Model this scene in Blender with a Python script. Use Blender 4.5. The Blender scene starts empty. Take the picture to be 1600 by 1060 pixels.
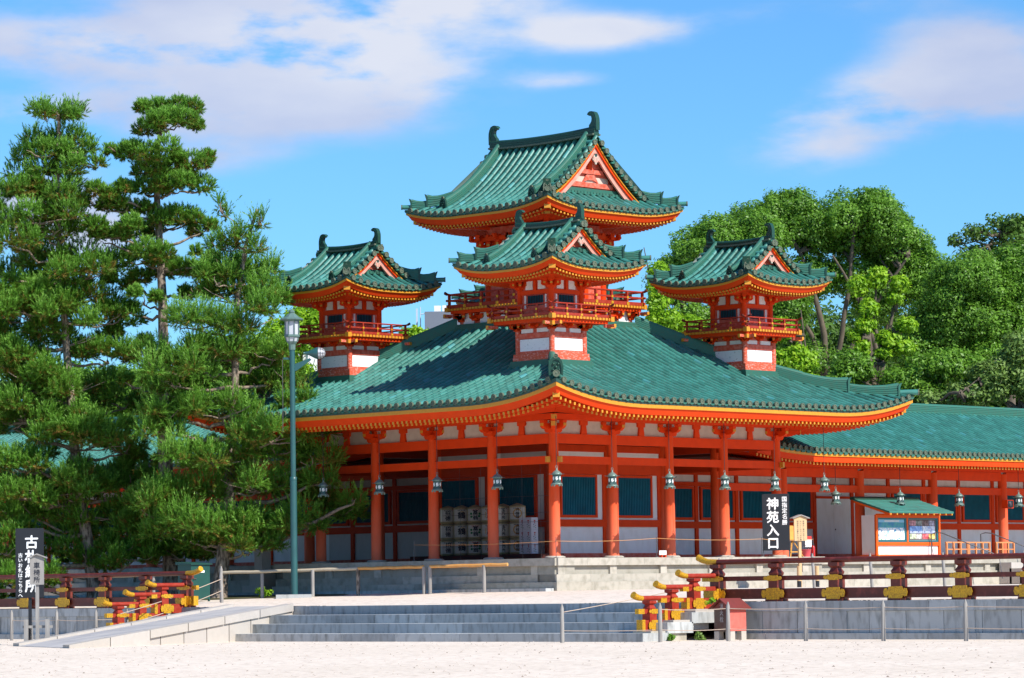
import bpy, math, random
import numpy as np
from mathutils import Vector, Matrix
random.seed(7)
RNG = np.random.default_rng(7)
sc = bpy.context.scene
COL = sc.collection
R = math.radians
# ------------------------------------------------------------------ camera
YAW, PITCH, ROLL = R(44.3039), R(4.2853), R(-0.8142)
F = Vector((math.cos(YAW)*math.cos(PITCH), math.sin(YAW)*math.cos(PITCH), math.sin(PITCH)))
RT = Vector((math.sin(YAW), -math.cos(YAW), 0)); UP = RT.cross(F)
R2 = RT*math.cos(ROLL)+UP*math.sin(ROLL); U2 = -RT*math.sin(ROLL)+UP*math.cos(ROLL)
cd = bpy.data.cameras.new('camera'); cam = bpy.data.objects.new('camera', cd); COL.objects.link(cam)
cd.sensor_width = 36; cd.sensor_fit = 'HORIZONTAL'; cd.lens = 117.638; cd.clip_end = 3000; cd.clip_start = 1
M = Matrix((R2, U2, -F)).transposed().to_4x4(); M.translation = Vector((-84.087, -80.128, -1.064)); cam.matrix_world = M
sc.camera = cam
# ------------------------------------------------------------------ light
SUN = Vector((0.03, -1.0, 0.87)).normalized()          # direction towards the sun
sl = bpy.data.lights.new('sun', 'SUN'); so = bpy.data.objects.new('sun', sl); COL.objects.link(so)
sl.energy = 5.0; sl.angle = R(0.5); sl.color = (1.0, 0.955, 0.88)
so.rotation_euler = (-SUN).to_track_quat('-Z', 'Y').to_euler()
sc.view_settings.view_transform = 'Standard'; sc.view_settings.look = 'None'
sc.view_settings.gamma = 1; sc.view_settings.exposure = 0.33
SUN_EL = math.asin(SUN.z); SUN_AZ = math.atan2(SUN.x, SUN.y)

def world():
    w = bpy.data.worlds.new('World'); sc.world = w; w.use_nodes = True
    nt = w.node_tree; N = nt.nodes; L = nt.links; N.clear()
    out = N.new('ShaderNodeOutputWorld'); bg = N.new('ShaderNodeBackground'); bg.inputs[1].default_value = 0.08
    sky = N.new('ShaderNodeTexSky'); sky.sky_type = 'NISHITA'; sky.sun_disc = False
    sky.sun_elevation = SUN_EL; sky.sun_rotation = SUN_AZ; sky.air_density = 1.0; sky.dust_density = 0.2; sky.ozone_density = 3.0
    tc = N.new('ShaderNodeTexCoord'); sep = N.new('ShaderNodeSeparateXYZ'); L.new(tc.outputs['Generated'], sep.inputs[0])
    def m(op, a, b=None, c=None):
        n = N.new('ShaderNodeMath'); n.operation = op
        for i, v in enumerate((a, b, c)):
            if v is None: continue
            if isinstance(v, (int, float)): n.inputs[i].default_value = v
            else: L.new(v, n.inputs[i])
        return n.outputs[0]
    # a high look-up into the sky so that the low view keeps the deep blue of a clear, dry day
    az = m('MULTIPLY', m('SUBTRACT', m('ARCTAN2', sep.outputs[1], sep.outputs[0]), YAW), -57.2958)   # degrees, + to the right
    el = m('MULTIPLY', m('ARCSINE', sep.outputs[2]), 57.2958)
    hs = N.new('ShaderNodeMix'); hs.data_type = 'RGBA'; hs.blend_type = 'MULTIPLY'; hs.inputs[0].default_value = 1
    L.new(sky.outputs[0], hs.inputs[6]); hs.inputs[7].default_value = SKYTINT
    sat = N.new('ShaderNodeHueSaturation'); sat.inputs[1].default_value = SKYSAT; L.new(hs.outputs[2], sat.inputs[4])
    cb = N.new('ShaderNodeCombineXYZ'); L.new(m('MULTIPLY', az, 0.16), cb.inputs[0]); L.new(m('MULTIPLY', el, 0.42), cb.inputs[1])
    def noise(scale, det, rough, off):
        mp = N.new('ShaderNodeMapping'); mp.inputs[1].default_value = off; L.new(cb.outputs[0], mp.inputs[0])
        n = N.new('ShaderNodeTexNoise'); n.inputs['Scale'].default_value = scale; n.inputs['Detail'].default_value = det
        n.inputs['Roughness'].default_value = rough; L.new(mp.outputs[0], n.inputs[0]); return n.outputs[0]
    n1 = noise(1.7, 8, 0.52, (3.1, 0, 0)); n2 = noise(0.8, 6, 0.5, (9, 4, 0)); n3 = noise(3.2, 8, .6, (1, 8, 2))
    total = None
    for (a, e, ra, re, s, t) in CLOUDS:
        tt = R(t)
        da = m('SUBTRACT', az, a); de = m('SUBTRACT', el, e)
        x = m('ADD', m('MULTIPLY', da, math.cos(tt)), m('MULTIPLY', de, math.sin(tt)))
        y = m('SUBTRACT', m('MULTIPLY', de, math.cos(tt)), m('MULTIPLY', da, math.sin(tt)))
        r2 = m('ADD', m('POWER', m('ABSOLUTE', m('DIVIDE', x, ra)), 2), m('POWER', m('ABSOLUTE', m('DIVIDE', y, re)), 2))
        g = m('MULTIPLY', m('EXPONENT', m('MULTIPLY', r2, -1.0)), s)
        total = g if total is None else m('ADD', total, g)
    k1 = N.new('ShaderNodeMapRange'); k1.inputs[1].default_value = .34; k1.inputs[2].default_value = .62; k1.inputs[3].default_value = .25; k1.inputs[4].default_value = 1.25; L.new(n1, k1.inputs[0])
    dens = m('MULTIPLY', total, k1.outputs[0])
    dens = m('ADD', dens, m('MULTIPLY', m('SUBTRACT', n3, 0.5), m('ADD', .12, m('MULTIPLY', total, 0.9))))
    mr = N.new('ShaderNodeMapRange'); mr.interpolation_type = 'SMOOTHSTEP'; mr.inputs[1].default_value = 0.12; mr.inputs[2].default_value = 0.80
    L.new(dens, mr.inputs[0])
    cr = N.new('ShaderNodeMapRange'); cr.inputs[1].default_value = .38; cr.inputs[2].default_value = .62; L.new(n2, cr.inputs[0])
    cc = N.new('ShaderNodeMix'); cc.data_type = 'RGBA'; L.new(cr.outputs[0], cc.inputs[0])
    cc.inputs[6].default_value = (5.6, 6.0, 7.9, 1); cc.inputs[7].default_value = (8.4, 8.3, 8.8, 1)
    mx = N.new('ShaderNodeMix'); mx.data_type = 'RGBA'; L.new(m('MULTIPLY', mr.outputs[0], 0.84), mx.inputs[0]); L.new(sat.outputs[0], mx.inputs[6]); L.new(cc.outputs[2], mx.inputs[7])
    L.new(mx.outputs[2], bg.inputs[0]); L.new(bg.outputs[0], out.inputs[0])
SKYTINT = (0.64, 1.17, 1.64, 1); SKYSAT = 1.0
# azimuth from the view axis, elevation, half sizes (degrees), strength, tilt
CLOUDS = [(-4.0, 9.6, 3.4, 1.0, 1.05, 0), (-3.4, 8.6, 2.4, .8, 1.05, 0), (-1.6, 10.2, 2.2, .5, .8, 0), (-7.6, 9.3, 2.4, .45, .8, 0),
          (-7.4, 8.2, 2.6, .35, .6, 0), (-7.2, 6.2, 1.8, .8, .55, 0), (-8.2, 6.9, 1.4, .5, .5, 0), (1.6, 9.5, 1.5, .3, .75, 0), (.9, 8.7, .9, .16, .5, 0),
          (6.3, 8.0, 2.6, .65, .8, 8), (8.2, 8.4, 1.8, .6, .6, 0), (7.9, 9.3, 1.6, .5, .5, 0), (5.0, 9.8, 3.0, .3, .35, 5), (-4.1, 4.2, .8, .6, .4, 0), (-1.3, 4.0, .9, .6, .35, 0), (-5.4, 7.4, 1.5, .35, .45, 0), (5.2, 7.2, .8, .3, .2, 0)]
world()

# ------------------------------------------------------------------ materials
MATS = {}
def ramp(node, cols):
    els = node.color_ramp.elements; n = len(cols)
    els[0].position = 0; els[0].color = (*cols[0], 1); els[1].position = 1; els[1].color = (*cols[-1], 1)
    for i in range(1, n-1):
        e = els.new(i/(n-1)); e.color = (*cols[i], 1)
def mat(name, base, rough=0.6, var=None, vscale=8, vamt=0.5, bump=0.0, bscale=30, attr=None, metal=0.0, spec=0.5, stretch=(1, 1, 1), low=None, detail=4, vpos=(0.35, 0.7)):
    """procedural: base colour, broken by noise towards var; attr=(colour, colour) picks a tint per piece;
    low=(z0,z1,colour) is weathering that grows towards the foot"""
    if name in MATS: return MATS[name]
    m = bpy.data.materials.new(name); m.use_nodes = True; nt = m.node_tree; N = nt.nodes; L = nt.links
    b = N['Principled BSDF']; b.inputs['Roughness'].default_value = rough; b.inputs['Metallic'].default_value = metal
    b.inputs['Specular IOR Level'].default_value = spec
    g = N.new('ShaderNodeNewGeometry'); mp = N.new('ShaderNodeMapping'); mp.inputs['Scale'].default_value = stretch
    L.new(g.outputs['Position'], mp.inputs[0])
    cur = None
    def mix(fac, a, c):
        n = N.new('ShaderNodeMix'); n.data_type = 'RGBA'
        if isinstance(fac, (int, float)): n.inputs[0].default_value = fac
        else: L.new(fac, n.inputs[0])
        for i, v in ((6, a), (7, c)):
            if isinstance(v, tuple): n.inputs[i].default_value = (*v, 1)
            else: L.new(v, n.inputs[i])
        return n.outputs[2]
    cur = base
    if attr:
        a = N.new('ShaderNodeAttribute'); a.attribute_name = 'rnd'
        cr = N.new('ShaderNodeValToRGB'); ramp(cr, [base]+list(attr)); L.new(a.outputs['Fac'], cr.inputs[0]); cur = cr.outputs[0]
    if var:
        n = N.new('ShaderNodeTexNoise'); n.inputs['Scale'].default_value = vscale; n.inputs['Detail'].default_value = detail; L.new(mp.outputs[0], n.inputs[0])
        r = N.new('ShaderNodeMapRange'); r.inputs[1].default_value = vpos[0]; r.inputs[2].default_value = vpos[1]; r.inputs[4].default_value = vamt; L.new(n.outputs[0], r.inputs[0])
        cur = mix(r.outputs[0], cur, var)
    if low:
        sp = N.new('ShaderNodeSeparateXYZ'); L.new(g.outputs['Position'], sp.inputs[0])
        n = N.new('ShaderNodeTexNoise'); n.inputs['Scale'].default_value = 3; n.inputs['Detail'].default_value = 6
        mp2 = N.new('ShaderNodeMapping'); mp2.inputs['Scale'].default_value = (3, 3, .6); L.new(g.outputs['Position'], mp2.inputs[0]); L.new(mp2.outputs[0], n.inputs[0])
        ad = N.new('ShaderNodeMath'); ad.operation = 'MULTIPLY_ADD'; L.new(n.outputs[0], ad.inputs[0]); ad.inputs[1].default_value = 1.6; ad.inputs[2].default_value = -.8
        a2 = N.new('ShaderNodeMath'); a2.operation = 'ADD'; L.new(ad.outputs[0], a2.inputs[0]); L.new(sp.outputs[2], a2.inputs[1])
        r = N.new('ShaderNodeMapRange'); r.inputs[1].default_value = low[1]; r.inputs[2].default_value = low[0]; r.inputs[4].default_value = low[3] if len(low) > 3 else .9; L.new(a2.outputs[0], r.inputs[0])
        cur = mix(r.outputs[0], cur, low[2])
    if isinstance(cur, tuple): b.inputs['Base Color'].default_value = (*cur, 1)
    else: L.new(cur, b.inputs['Base Color'])
    if bump:
        n = N.new('ShaderNodeTexNoise'); n.inputs['Scale'].default_value = bscale; n.inputs['Detail'].default_value = 6; L.new(mp.outputs[0], n.inputs[0])
        bu = N.new('ShaderNodeBump'); bu.inputs['Strength'].default_value = min(1, bump*5); bu.inputs['Distance'].default_value = bump; L.new(n.outputs[0], bu.inputs['Height'])
        L.new(bu.outputs[0], b.inputs['Normal'])
    MATS[name] = m; return m

TILE = mat('glazed_tile', (.026, .13, .105), .40, attr=((.040, .185, .148), (.050, .225, .182), (.060, .26, .22), (.07, .30, .33)), var=(.035, .095, .075), vscale=2.2, vamt=.45, spec=.4, detail=10, vpos=(.42, .72))
TILED = mat('glazed_tile_trough', (.012, .07, .055), .5, var=(.02, .035, .025), vscale=6, vamt=.6)
TEND = mat('weathered_tile_face', (.06, .10, .065), .7, var=(.17, .17, .11), vscale=25, vamt=.8)
RIDGE = mat('ridge_tile', (.022, .12, .085), .55, attr=((.03, .16, .115), (.012, .065, .048)), var=(.09, .10, .06), vscale=9, vamt=.35, spec=.3)
DARKB = mat('dark_bronze_tile', (.009, .058, .038), .4, var=(.03, .06, .035), vscale=12, vamt=.5, spec=.4, bump=.01, bscale=14)
VER = mat('vermilion', (.73, .056, .005), .6, var=(.60, .043, .005), vscale=3, vamt=.6, bump=.002, bscale=18, spec=.12)
WHT_SHADE = mat('shade_toned_plaster', (.55, .47, .38), .85, var=(.42, .35, .28), vscale=4, vamt=.6)  # white plaster with the shade under the eaves mixed into its colour
VERC = mat('vermilion_column', (.74, .066, .008), .65, var=(.66, .08, .02), vscale=5, vamt=.7, low=(.3, 2.7, (.78, .19, .10), .8), stretch=(3, 3, .5), spec=.12)
VERD = mat('vermilion_faded', (.60, .07, .03), .6, var=(.72, .28, .20), vscale=7, vamt=.6, spec=.3, detail=8)
VERP = mat('vermilion_peeling', (.60, .10, .05), .7, var=(.80, .45, .38), vscale=11, vamt=.8, spec=.15, detail=10, vpos=(.5, .74), stretch=(1, 1, 2))
PINK = mat('bargeboard_pink', (.66, .33, .26), .6, var=(.60, .16, .09), vscale=6, vamt=.6)
YEL = mat('ochre_yellow', (.62, .27, .012), .55, var=(.50, .19, .01), vscale=12, vamt=.6)
WHT = mat('white_plaster', (.78, .76, .73), .85, var=(.62, .58, .52), vscale=2.5, vamt=.6, detail=10, stretch=(1.5, 1.5, .6), vpos=(.45, .8))
WHTD = mat('weathered_plaster', (.80, .79, .78), .8, var=(.22, .22, .22), vscale=9, vamt=.7, detail=10, vpos=(.58, .72), stretch=(1, 1, 2.2))
LOUV = mat('blue_green_lattice', (.003, .105, .155), .6, var=(.002, .035, .06), vscale=3, vamt=.4, spec=.15)
DARK = mat('dark_interior', (.012, .010, .010), .9)
CEIL = mat('dark_ceiling', (.12, .03, .015), .9)
MAROON = mat('maroon_lacquer', (.125, .016, .006), .5, var=(.30, .05, .03), vscale=5, vamt=.5, spec=.5, detail=10, vpos=(.55, .7))
MARO2 = mat('red_lacquer', (.30, .024, .010), .5, var=(.40, .06, .035), vscale=9, vamt=.6, detail=8, spec=.25)
GOLD = mat('gilt_metal', (.80, .43, .015), .45, var=(.38, .17, .02), vscale=26, vamt=.9, metal=.35, bump=.006, bscale=45)
STONE = mat('granite_grey', (.50, .51, .50), .85, var=(.17, .17, .155), vscale=4, vamt=.8, bump=.004, bscale=60, detail=12, vpos=(.48, .75), attr=((.42, .43, .42), (.34, .35, .35)), stretch=(1.5, 1.5, .45))
STONEW = mat('granite_warm', (.40, .365, .30), .85, var=(.22, .20, .15), vscale=4, vamt=.7, bump=.004, bscale=60, detail=10, vpos=(.45, .75), attr=((.46, .42, .35), (.34, .315, .26)))
STONEP = mat('granite_pale', (.46, .41, .35), .85, var=(.42, .38, .33), vscale=5, vamt=.6, bump=.004, bscale=60, detail=8, attr=((.50, .45, .40), (.42, .38, .34)))
BRONZE = mat('bronze_patina', (.11, .18, .155), .5, var=(.26, .36, .30), vscale=25, vamt=.7, metal=.3)
BRONZD = mat('bronze_body', (.030, .075, .070), .45, var=(.08, .16, .14), vscale=30, vamt=.6, metal=.3)
PAPER = mat('lantern_paper', (.75, .78, .74), .7)
BLACK = mat('black_paint', (.012, .013, .017), .45)
SIGNW = mat('white_lettering', (.85, .85, .84), .6); CHAINM = mat('chain_iron', (.03, .02, .018), .6)
WOODG = mat('grey_weathered_wood', (.26, .24, .22), .85, var=(.38, .36, .33), vscale=12, vamt=.7, stretch=(1, 1, .15), bump=.003, bscale=40)
WOODP = mat('pale_wood', (.62, .42, .22), .7, var=(.50, .32, .15), vscale=10, vamt=.5, stretch=(1, 1, .2))
WOODO = mat('fresh_bamboo', (.62, .27, .06), .55, var=(.72, .42, .15), vscale=4, vamt=.7)
WOODB = mat('bleached_bamboo', (.50, .42, .30), .7, var=(.36, .30, .22), vscale=5, vamt=.7)
LAMPG = mat('lamp_post_teal', (.022, .085, .088), .4, var=(.03, .12, .12), vscale=2, vamt=.5)
LAMPT = mat('lamp_head_green', (.10, .17, .15), .55, var=(.14, .22, .20), vscale=12, vamt=.5)
GLASSW = mat('frosted_glass', (.50, .51, .54), .35)
CABG = mat('cabinet_green', (.010, .065, .052), .45, var=(.02, .09, .075), vscale=3, vamt=.4)
SAND = None
ROPE = mat('pale_rope', (.55, .42, .32), .8); ROPEO = mat('orange_rope', (.75, .36, .12), .7); METAL = mat('dull_steel', (.14, .13, .13), .5, metal=.6)
REDB = mat('painted_red_board', (.72, .12, .09), .6, var=(.62, .2, .16), vscale=6, vamt=.5)
REDD = mat('brown_red_tin', (.20, .035, .025), .5, var=(.14, .03, .02), vscale=6, vamt=.6)
REDG = mat('faded_brown_board', (.10, .04, .03), .7, var=(.13, .10, .08), vscale=4, vamt=.9)
BARK = mat('pine_bark', (.33, .26, .20), .95, var=(.07, .05, .035), vscale=7, vamt=.95, stretch=(1.6, 1.6, .55), bump=.05, bscale=9, detail=8, vpos=(.42, .6))
LIMB = mat('pine_limb', (.33, .25, .18), .9, var=(.07, .05, .035), vscale=9, vamt=.8)
BARK2 = mat('smooth_bark', (.14, .11, .075), .9, var=(.06, .05, .035), vscale=5, vamt=.8, stretch=(1, 1, .4))

def leafmat(name, cols, rough=.5, trans=.35):
    m = bpy.data.materials.new(name); m.use_nodes = True; nt = m.node_tree; N = nt.nodes; L = nt.links
    b = N['Principled BSDF']; b.inputs['Roughness'].default_value = rough; b.inputs['Specular IOR Level'].default_value = .4
    a = N.new('ShaderNodeAttribute'); a.attribute_name = 'rnd'
    cr = N.new('ShaderNodeValToRGB'); ramp(cr, cols)
    L.new(a.outputs['Fac'], cr.inputs[0]); L.new(cr.outputs[0], b.inputs['Base Color'])
    t = N.new('ShaderNodeBsdfTranslucent'); L.new(cr.outputs[0], t.inputs[0])
    mx = N.new('ShaderNodeMixShader'); mx.inputs[0].default_value = trans; L.new(b.outputs[0], mx.inputs[1]); L.new(t.outputs[0], mx.inputs[2])
    L.new(mx.outputs[0], N['Material Output'].inputs[0]); return m
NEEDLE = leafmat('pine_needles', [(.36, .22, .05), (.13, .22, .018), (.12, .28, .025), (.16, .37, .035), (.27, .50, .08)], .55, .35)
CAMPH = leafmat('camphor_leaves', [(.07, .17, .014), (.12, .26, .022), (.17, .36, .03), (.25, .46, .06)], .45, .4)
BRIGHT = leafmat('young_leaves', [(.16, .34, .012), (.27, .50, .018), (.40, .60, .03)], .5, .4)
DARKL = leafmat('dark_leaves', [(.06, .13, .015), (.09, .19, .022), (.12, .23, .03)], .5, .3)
WEEPL = leafmat('willow_leaves', [(.10, .18, .03), (.16, .27, .045), (.24, .36, .09)], .5, .3)

# ------------------------------------------------------------------ mesh building
class MB:
    def __init__(s): s.v = []; s.f = []; s.m = []; s.r = []; s.sm = []; s.mats = []; s.cur = 0; s.rn = 0.5; s.T = None
    def use(s, m):
        if m not in s.mats: s.mats.append(m)
        s.cur = s.mats.index(m); return s
    def add(s, vs, fs, smooth=False, rnd=None):
        o = len(s.v); s.v.extend([tuple(v) for v in vs]); rr = s.rn if rnd is None else rnd
        for f in fs: s.f.append([o+i for i in f]); s.m.append(s.cur); s.r.append(rr); s.sm.append(smooth)
        return s
    def box(s, x0, x1, y0, y1, z0, z1, m=None, rnd=None):
        if m: s.use(m)
        vs = [(x, y, z) for z in (z0, z1) for x, y in ((x0, y0), (x1, y0), (x1, y1), (x0, y1))]
        return s.add(vs, [(0, 3, 2, 1), (4, 5, 6, 7), (0, 1, 5, 4), (1, 2, 6, 5), (2, 3, 7, 6), (3, 0, 4, 7)], rnd=rnd)
    def cbox(s, c, d, m=None, rz=0, tilt=None):
        if m: s.use(m)
        Q = Matrix.Rotation(rz, 3, 'Z')
        if tilt is not None: Q = Q @ Matrix.Rotation(tilt, 3, 'Y')
        vs = []
        for z in (-1, 1):
            for x, y in ((-1, -1), (1, -1), (1, 1), (-1, 1)):
                p = Q @ Vector((x*d[0]/2, y*d[1]/2, z*d[2]/2)); vs.append((p.x+c[0], p.y+c[1], p.z+c[2]))
        return s.add(vs, [(0, 3, 2, 1), (4, 5, 6, 7), (0, 1, 5, 4), (1, 2, 6, 5), (2, 3, 7, 6), (3, 0, 4, 7)])
    def tube(s, pts, rad, n=8, m=None, cap=True, smooth=True, rnd=None):
        if m: s.use(m)
        pts = [Vector(p) for p in pts]
        if not isinstance(rad, (list, tuple)): rad = [rad]*len(pts)
        vs = []; prev = None
        for i, p in enumerate(pts):
            t = (pts[min(i+1, len(pts)-1)]-pts[max(i-1, 0)]).normalized()
            a = Vector((0, 0, 1)) if abs(t.z) < .9 else Vector((1, 0, 0))
            if prev is not None: a = prev
            u = t.cross(a).normalized(); w = u.cross(t); prev = w
            for k in range(n):
                an = 2*math.pi*k/n; vs.append(p+(u*math.cos(an)+w*math.sin(an))*rad[i])
        fs = []
        for i in range(len(pts)-1):
            for k in range(n):
                k2 = (k+1) % n; fs.append((i*n+k, i*n+k2, (i+1)*n+k2, (i+1)*n+k))
        s.add(vs, fs, smooth, rnd)
        if cap:
            s.add(vs[:n], [tuple(range(n))[::-1]], rnd=rnd); s.add(vs[-n:], [tuple(range(n))], rnd=rnd)
        return s
    def lathe(s, prof, n=12, c=(0, 0, 0), m=None, smooth=True, ph=0):
        if m: s.use(m)
        vs = []
        for r, z in prof:
            for k in range(n):
                a = 2*math.pi*k/n+ph; vs.append((c[0]+r*math.cos(a), c[1]+r*math.sin(a), c[2]+z))
        fs = [(i*n+k, i*n+(k+1) % n, (i+1)*n+(k+1) % n, (i+1)*n+k) for i in range(len(prof)-1) for k in range(n)]
        s.add(vs, fs, smooth)
        s.add(vs[:n], [tuple(range(n))[::-1]]); s.add(vs[-n:], [tuple(range(n))]); return s
    def prism(s, poly, o, a, b, d, m=None):
        """poly of (s,t) in plane o + a*s + b*t, extruded by vector d"""
        if m: s.use(m)
        o, a, b, d = Vector(o), Vector(a), Vector(b), Vector(d); n = len(poly)
        v0 = [o+a*p[0]+b*p[1] for p in poly]; v1 = [p+d for p in v0]
        return s.add(v0+v1, [tuple(range(n))[::-1], tuple(range(n, 2*n))]+[(i, (i+1) % n, n+(i+1) % n, n+i) for i in range(n)])
    def sweep(s, pts, sec, m=None, side=None, smooth=False, cap=True, closed=True, hs=None):
        """section points (s,t): s along the horizontal side vector, t along z"""
        if m: s.use(m)
        pts = [Vector(p) for p in pts]; vs = []; n = len(sec)
        for i, p in enumerate(pts):
            t = (pts[min(i+1, len(pts)-1)]-pts[max(i-1, 0)]); sd = side or Vector((t.y, -t.x, 0)).normalized(); sd = Vector(sd)
            for a, b in sec: vs.append(p+sd*a+Vector((0, 0, b*(hs[i] if hs else 1))))
        fs = [(i*n+k, i*n+(k+1) % n, (i+1)*n+(k+1) % n, (i+1)*n+k) for i in range(len(pts)-1) for k in range(n if closed else n-1)]
        s.add(vs, fs, smooth)
        if cap: s.add(vs[:n], [tuple(range(n))[::-1]]); s.add(vs[-n:], [tuple(range(n))])
        return s
    def build(s, name, parent=None, loc=(0, 0, 0)):
        me = bpy.data.meshes.new(name)
        vs = s.v if s.T is None else [s.T(v) for v in s.v]
        me.from_pydata(vs, [], s.f)
        for m in s.mats: me.materials.append(m)
        me.polygons.foreach_set('material_index', s.m); me.polygons.foreach_set('use_smooth', s.sm)
        at = me.attributes.new('rnd', 'FLOAT', 'FACE'); at.data.foreach_set('value', s.r)
        me.update()
        o = bpy.data.objects.new(name, me); COL.objects.link(o); o.location = loc
        if parent: o.parent = parent
        return o
def tag(o, label=None, cat=None, group=None, kind=None):
    if label: o['label'] = label
    if cat: o['category'] = cat
    if group: o['group'] = group
    if kind: o['kind'] = kind
    return o
def thing(name, label, cat, loc=(0, 0, 0), group=None):
    o = bpy.data.objects.new(name, None); COL.objects.link(o); o.location = loc; o.empty_display_size = .2
    return tag(o, label, cat, group)
def copy_tree(o, parent=None, loc=None, label=None):
    c = o.copy(); COL.objects.link(c); c.parent = parent
    if loc is not None: c.location = loc
    if label: c['label'] = label
    for ch in list(o.children): copy_tree(ch, c)
    return c
def text_mesh(chars, size, colstep, mat_, bold=.02, horizontal=False):
    """list of strings = columns of upright characters; local x right, z up, faces -y; origin at the top of the first character"""
    mb = MB().use(mat_); dg = None; cache = {}
    for ci, colm in enumerate(chars):
        for ri, ch in enumerate(colm):
            if ch == ' ': continue
            if ch not in cache:
                cu = bpy.data.curves.new('t', 'FONT'); cu.body = ch; cu.size = 1; cu.resolution_u = 2; cu.extrude = .01
                ob = bpy.data.objects.new('t', cu); COL.objects.link(ob)
                dg = bpy.context.evaluated_depsgraph_get(); me = bpy.data.meshes.new_from_object(ob.evaluated_get(dg))
                vs = [tuple(v.co) for v in me.vertices]; fs = [tuple(p.vertices) for p in me.polygons]
                bpy.data.objects.remove(ob); bpy.data.curves.remove(cu); bpy.data.meshes.remove(me)
                if not vs: cache[ch] = ([], []); continue
                xs = [v[0] for v in vs]; ys = [v[1] for v in vs]; cxm = (min(xs)+max(xs))/2; cym = (min(ys)+max(ys))/2
                cache[ch] = ([(v[0]-cxm, v[1]-cym, v[2]) for v in vs], fs)
            vs, fs = cache[ch]
            sz = size[ci] if isinstance(size, (list, tuple)) else size
            x0, z0 = (ri*sz*1.02, 0) if horizontal else (ci*colstep, -ri*sz*1.06)
            for q, (a, b) in enumerate(((0, 0), (1, .2), (-1, -.2), (.2, 1), (-.2, -1), (.7, .7), (-.7, -.7)) if bold > .005 else ((0, 0),)):
                mb.add([(x0+(v[0]+a*bold)*sz, -v[2]*sz*.3-.0007*q, z0+(v[1]+b*bold)*sz) for v in vs], fs)
    return mb
# ------------------------------------------------------------------ ground
def sandmat(name, a, b, c, sc_=1.0):
    m = bpy.data.materials.new(name); m.use_nodes = True; nt = m.node_tree; N = nt.nodes; L = nt.links; bs = N['Principled BSDF']; bs.inputs['Roughness'].default_value = .95
    bs.inputs['Specular IOR Level'].default_value = .1
    g = N.new('ShaderNodeNewGeometry')
    def noise(s, d, st=(1, 1, 1)):
        mp = N.new('ShaderNodeMapping'); mp.inputs['Scale'].default_value = st; mp.inputs['Rotation'].default_value = (0, 0, R(-45)); L.new(g.outputs[0], mp.inputs[0])
        n = N.new('ShaderNodeTexNoise'); n.inputs['Scale'].default_value = s; n.inputs['Detail'].default_value = d; L.new(mp.outputs[0], n.inputs[0]); return n.outputs[0]
    n1 = noise(3.2*sc_, 8, (1, .8, 1)); n2 = noise(.22, 6, (1, .6, 1)); n3 = noise(7*sc_, 6, (1, .8, 1))
    def mr(x, lo, hi, t):
        r = N.new('ShaderNodeMapRange'); r.inputs[1].default_value = lo; r.inputs[2].default_value = hi; r.inputs[4].default_value = t; L.new(x, r.inputs[0]); return r.outputs[0]
    def mix(f, x, y):
        n = N.new('ShaderNodeMix'); n.data_type = 'RGBA'; L.new(f, n.inputs[0])
        for i, v in ((6, x), (7, y)):
            if isinstance(v, tuple): n.inputs[i].default_value = (*v, 1)
            else: L.new(v, n.inputs[i])
        return n.outputs[2]
    c1 = mix(mr(n1, .52, .75, .75), a, b); c2 = mix(mr(n2, .45, .7, .45), c1, c); c3 = mix(mr(n3, .55, .72, .9), c2, b)
    L.new(c3, bs.inputs['Base Color'])
    bu = N.new('ShaderNodeBump'); bu.inputs['Strength'].default_value = .7; bu.inputs['Distance'].default_value = .05; L.new(n1, bu.inputs['Height']); L.new(bu.outputs[0], bs.inputs['Normal'])
    return m
SAND = sandmat('white_gravel', (.78, .67, .555), (.44, .36, .28), (.66, .56, .45))
SAND2 = sandmat('terrace_gravel', (.77, .66, .555), (.44, .36, .28), (.65, .56, .45))
mb = MB().use(SAND)
mb.add([(-900, -900, -2.53), (1500, -900, -2.53), (1500, 1500, -2.53), (-900, 1500, -2.53)], [(0, 1, 2, 3)])
tag(mb.build('ground'), kind='structure')
def pebbles():
    n = 5200; P = np.stack([RNG.uniform(-64, -14, n), RNG.uniform(-62, 14, n), np.full(n, -2.53)], 1); s = RNG.uniform(.012, .038, n)[:, None]
    o = np.array([[1, 0, .0], [0, 1, .0], [-1, 0, .0], [0, -1, .0], [0, 0, 1.]]); V = []
    for a, b in ((0, 1), (1, 2), (2, 3), (3, 0)): V.append(np.stack([P+o[a]*s, P+o[b]*s, P+o[4]*s*.7], 1))
    V = np.stack(V, 1).reshape(-1, 3); tag(fast_mesh('loose_pebbles', V, 3, mat('pebble', (.32, .26, .21), .9, attr=((.55, .47, .40), (.16, .12, .09))), np.repeat(RNG.uniform(0, 1, n), 4), None), kind='stuff')
XW = -12.7                                   # front face of the terrace wall
def terr_z(x): return -1.12+.0322*(x+1.2) if x < -1.2 else -1.12
mb = MB().use(SAND2)
mb.add([(XW+.3, -90, terr_z(XW+.3)), (-1.2, -90, -1.12), (-1.2, 90, -1.12), (XW+.3, 90, terr_z(XW+.3))], [(0, 1, 2, 3)])
mb.add([(-1.2, -90, -1.12), (90, -90, -1.12), (90, 90, -1.12), (-1.2, 90, -1.12)], [(0, 1, 2, 3)])
tag(mb.build('terrace'), kind='structure')
moss = mat('moss', (.07, .075, .012), .95, var=(.16, .13, .06), vscale=1.5, vamt=.9, bump=.02, bscale=20, detail=8)
mb = MB().use(moss)
pg = [(-1.6, 9.2), (-1.6, 30), (-9.0, 30), (-8.6, 16), (-7.2, 12.5), (-5.6, 10.6), (-4.4, 8.9), (-3.2, 7.4), (-2.4, 7.9)]
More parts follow.
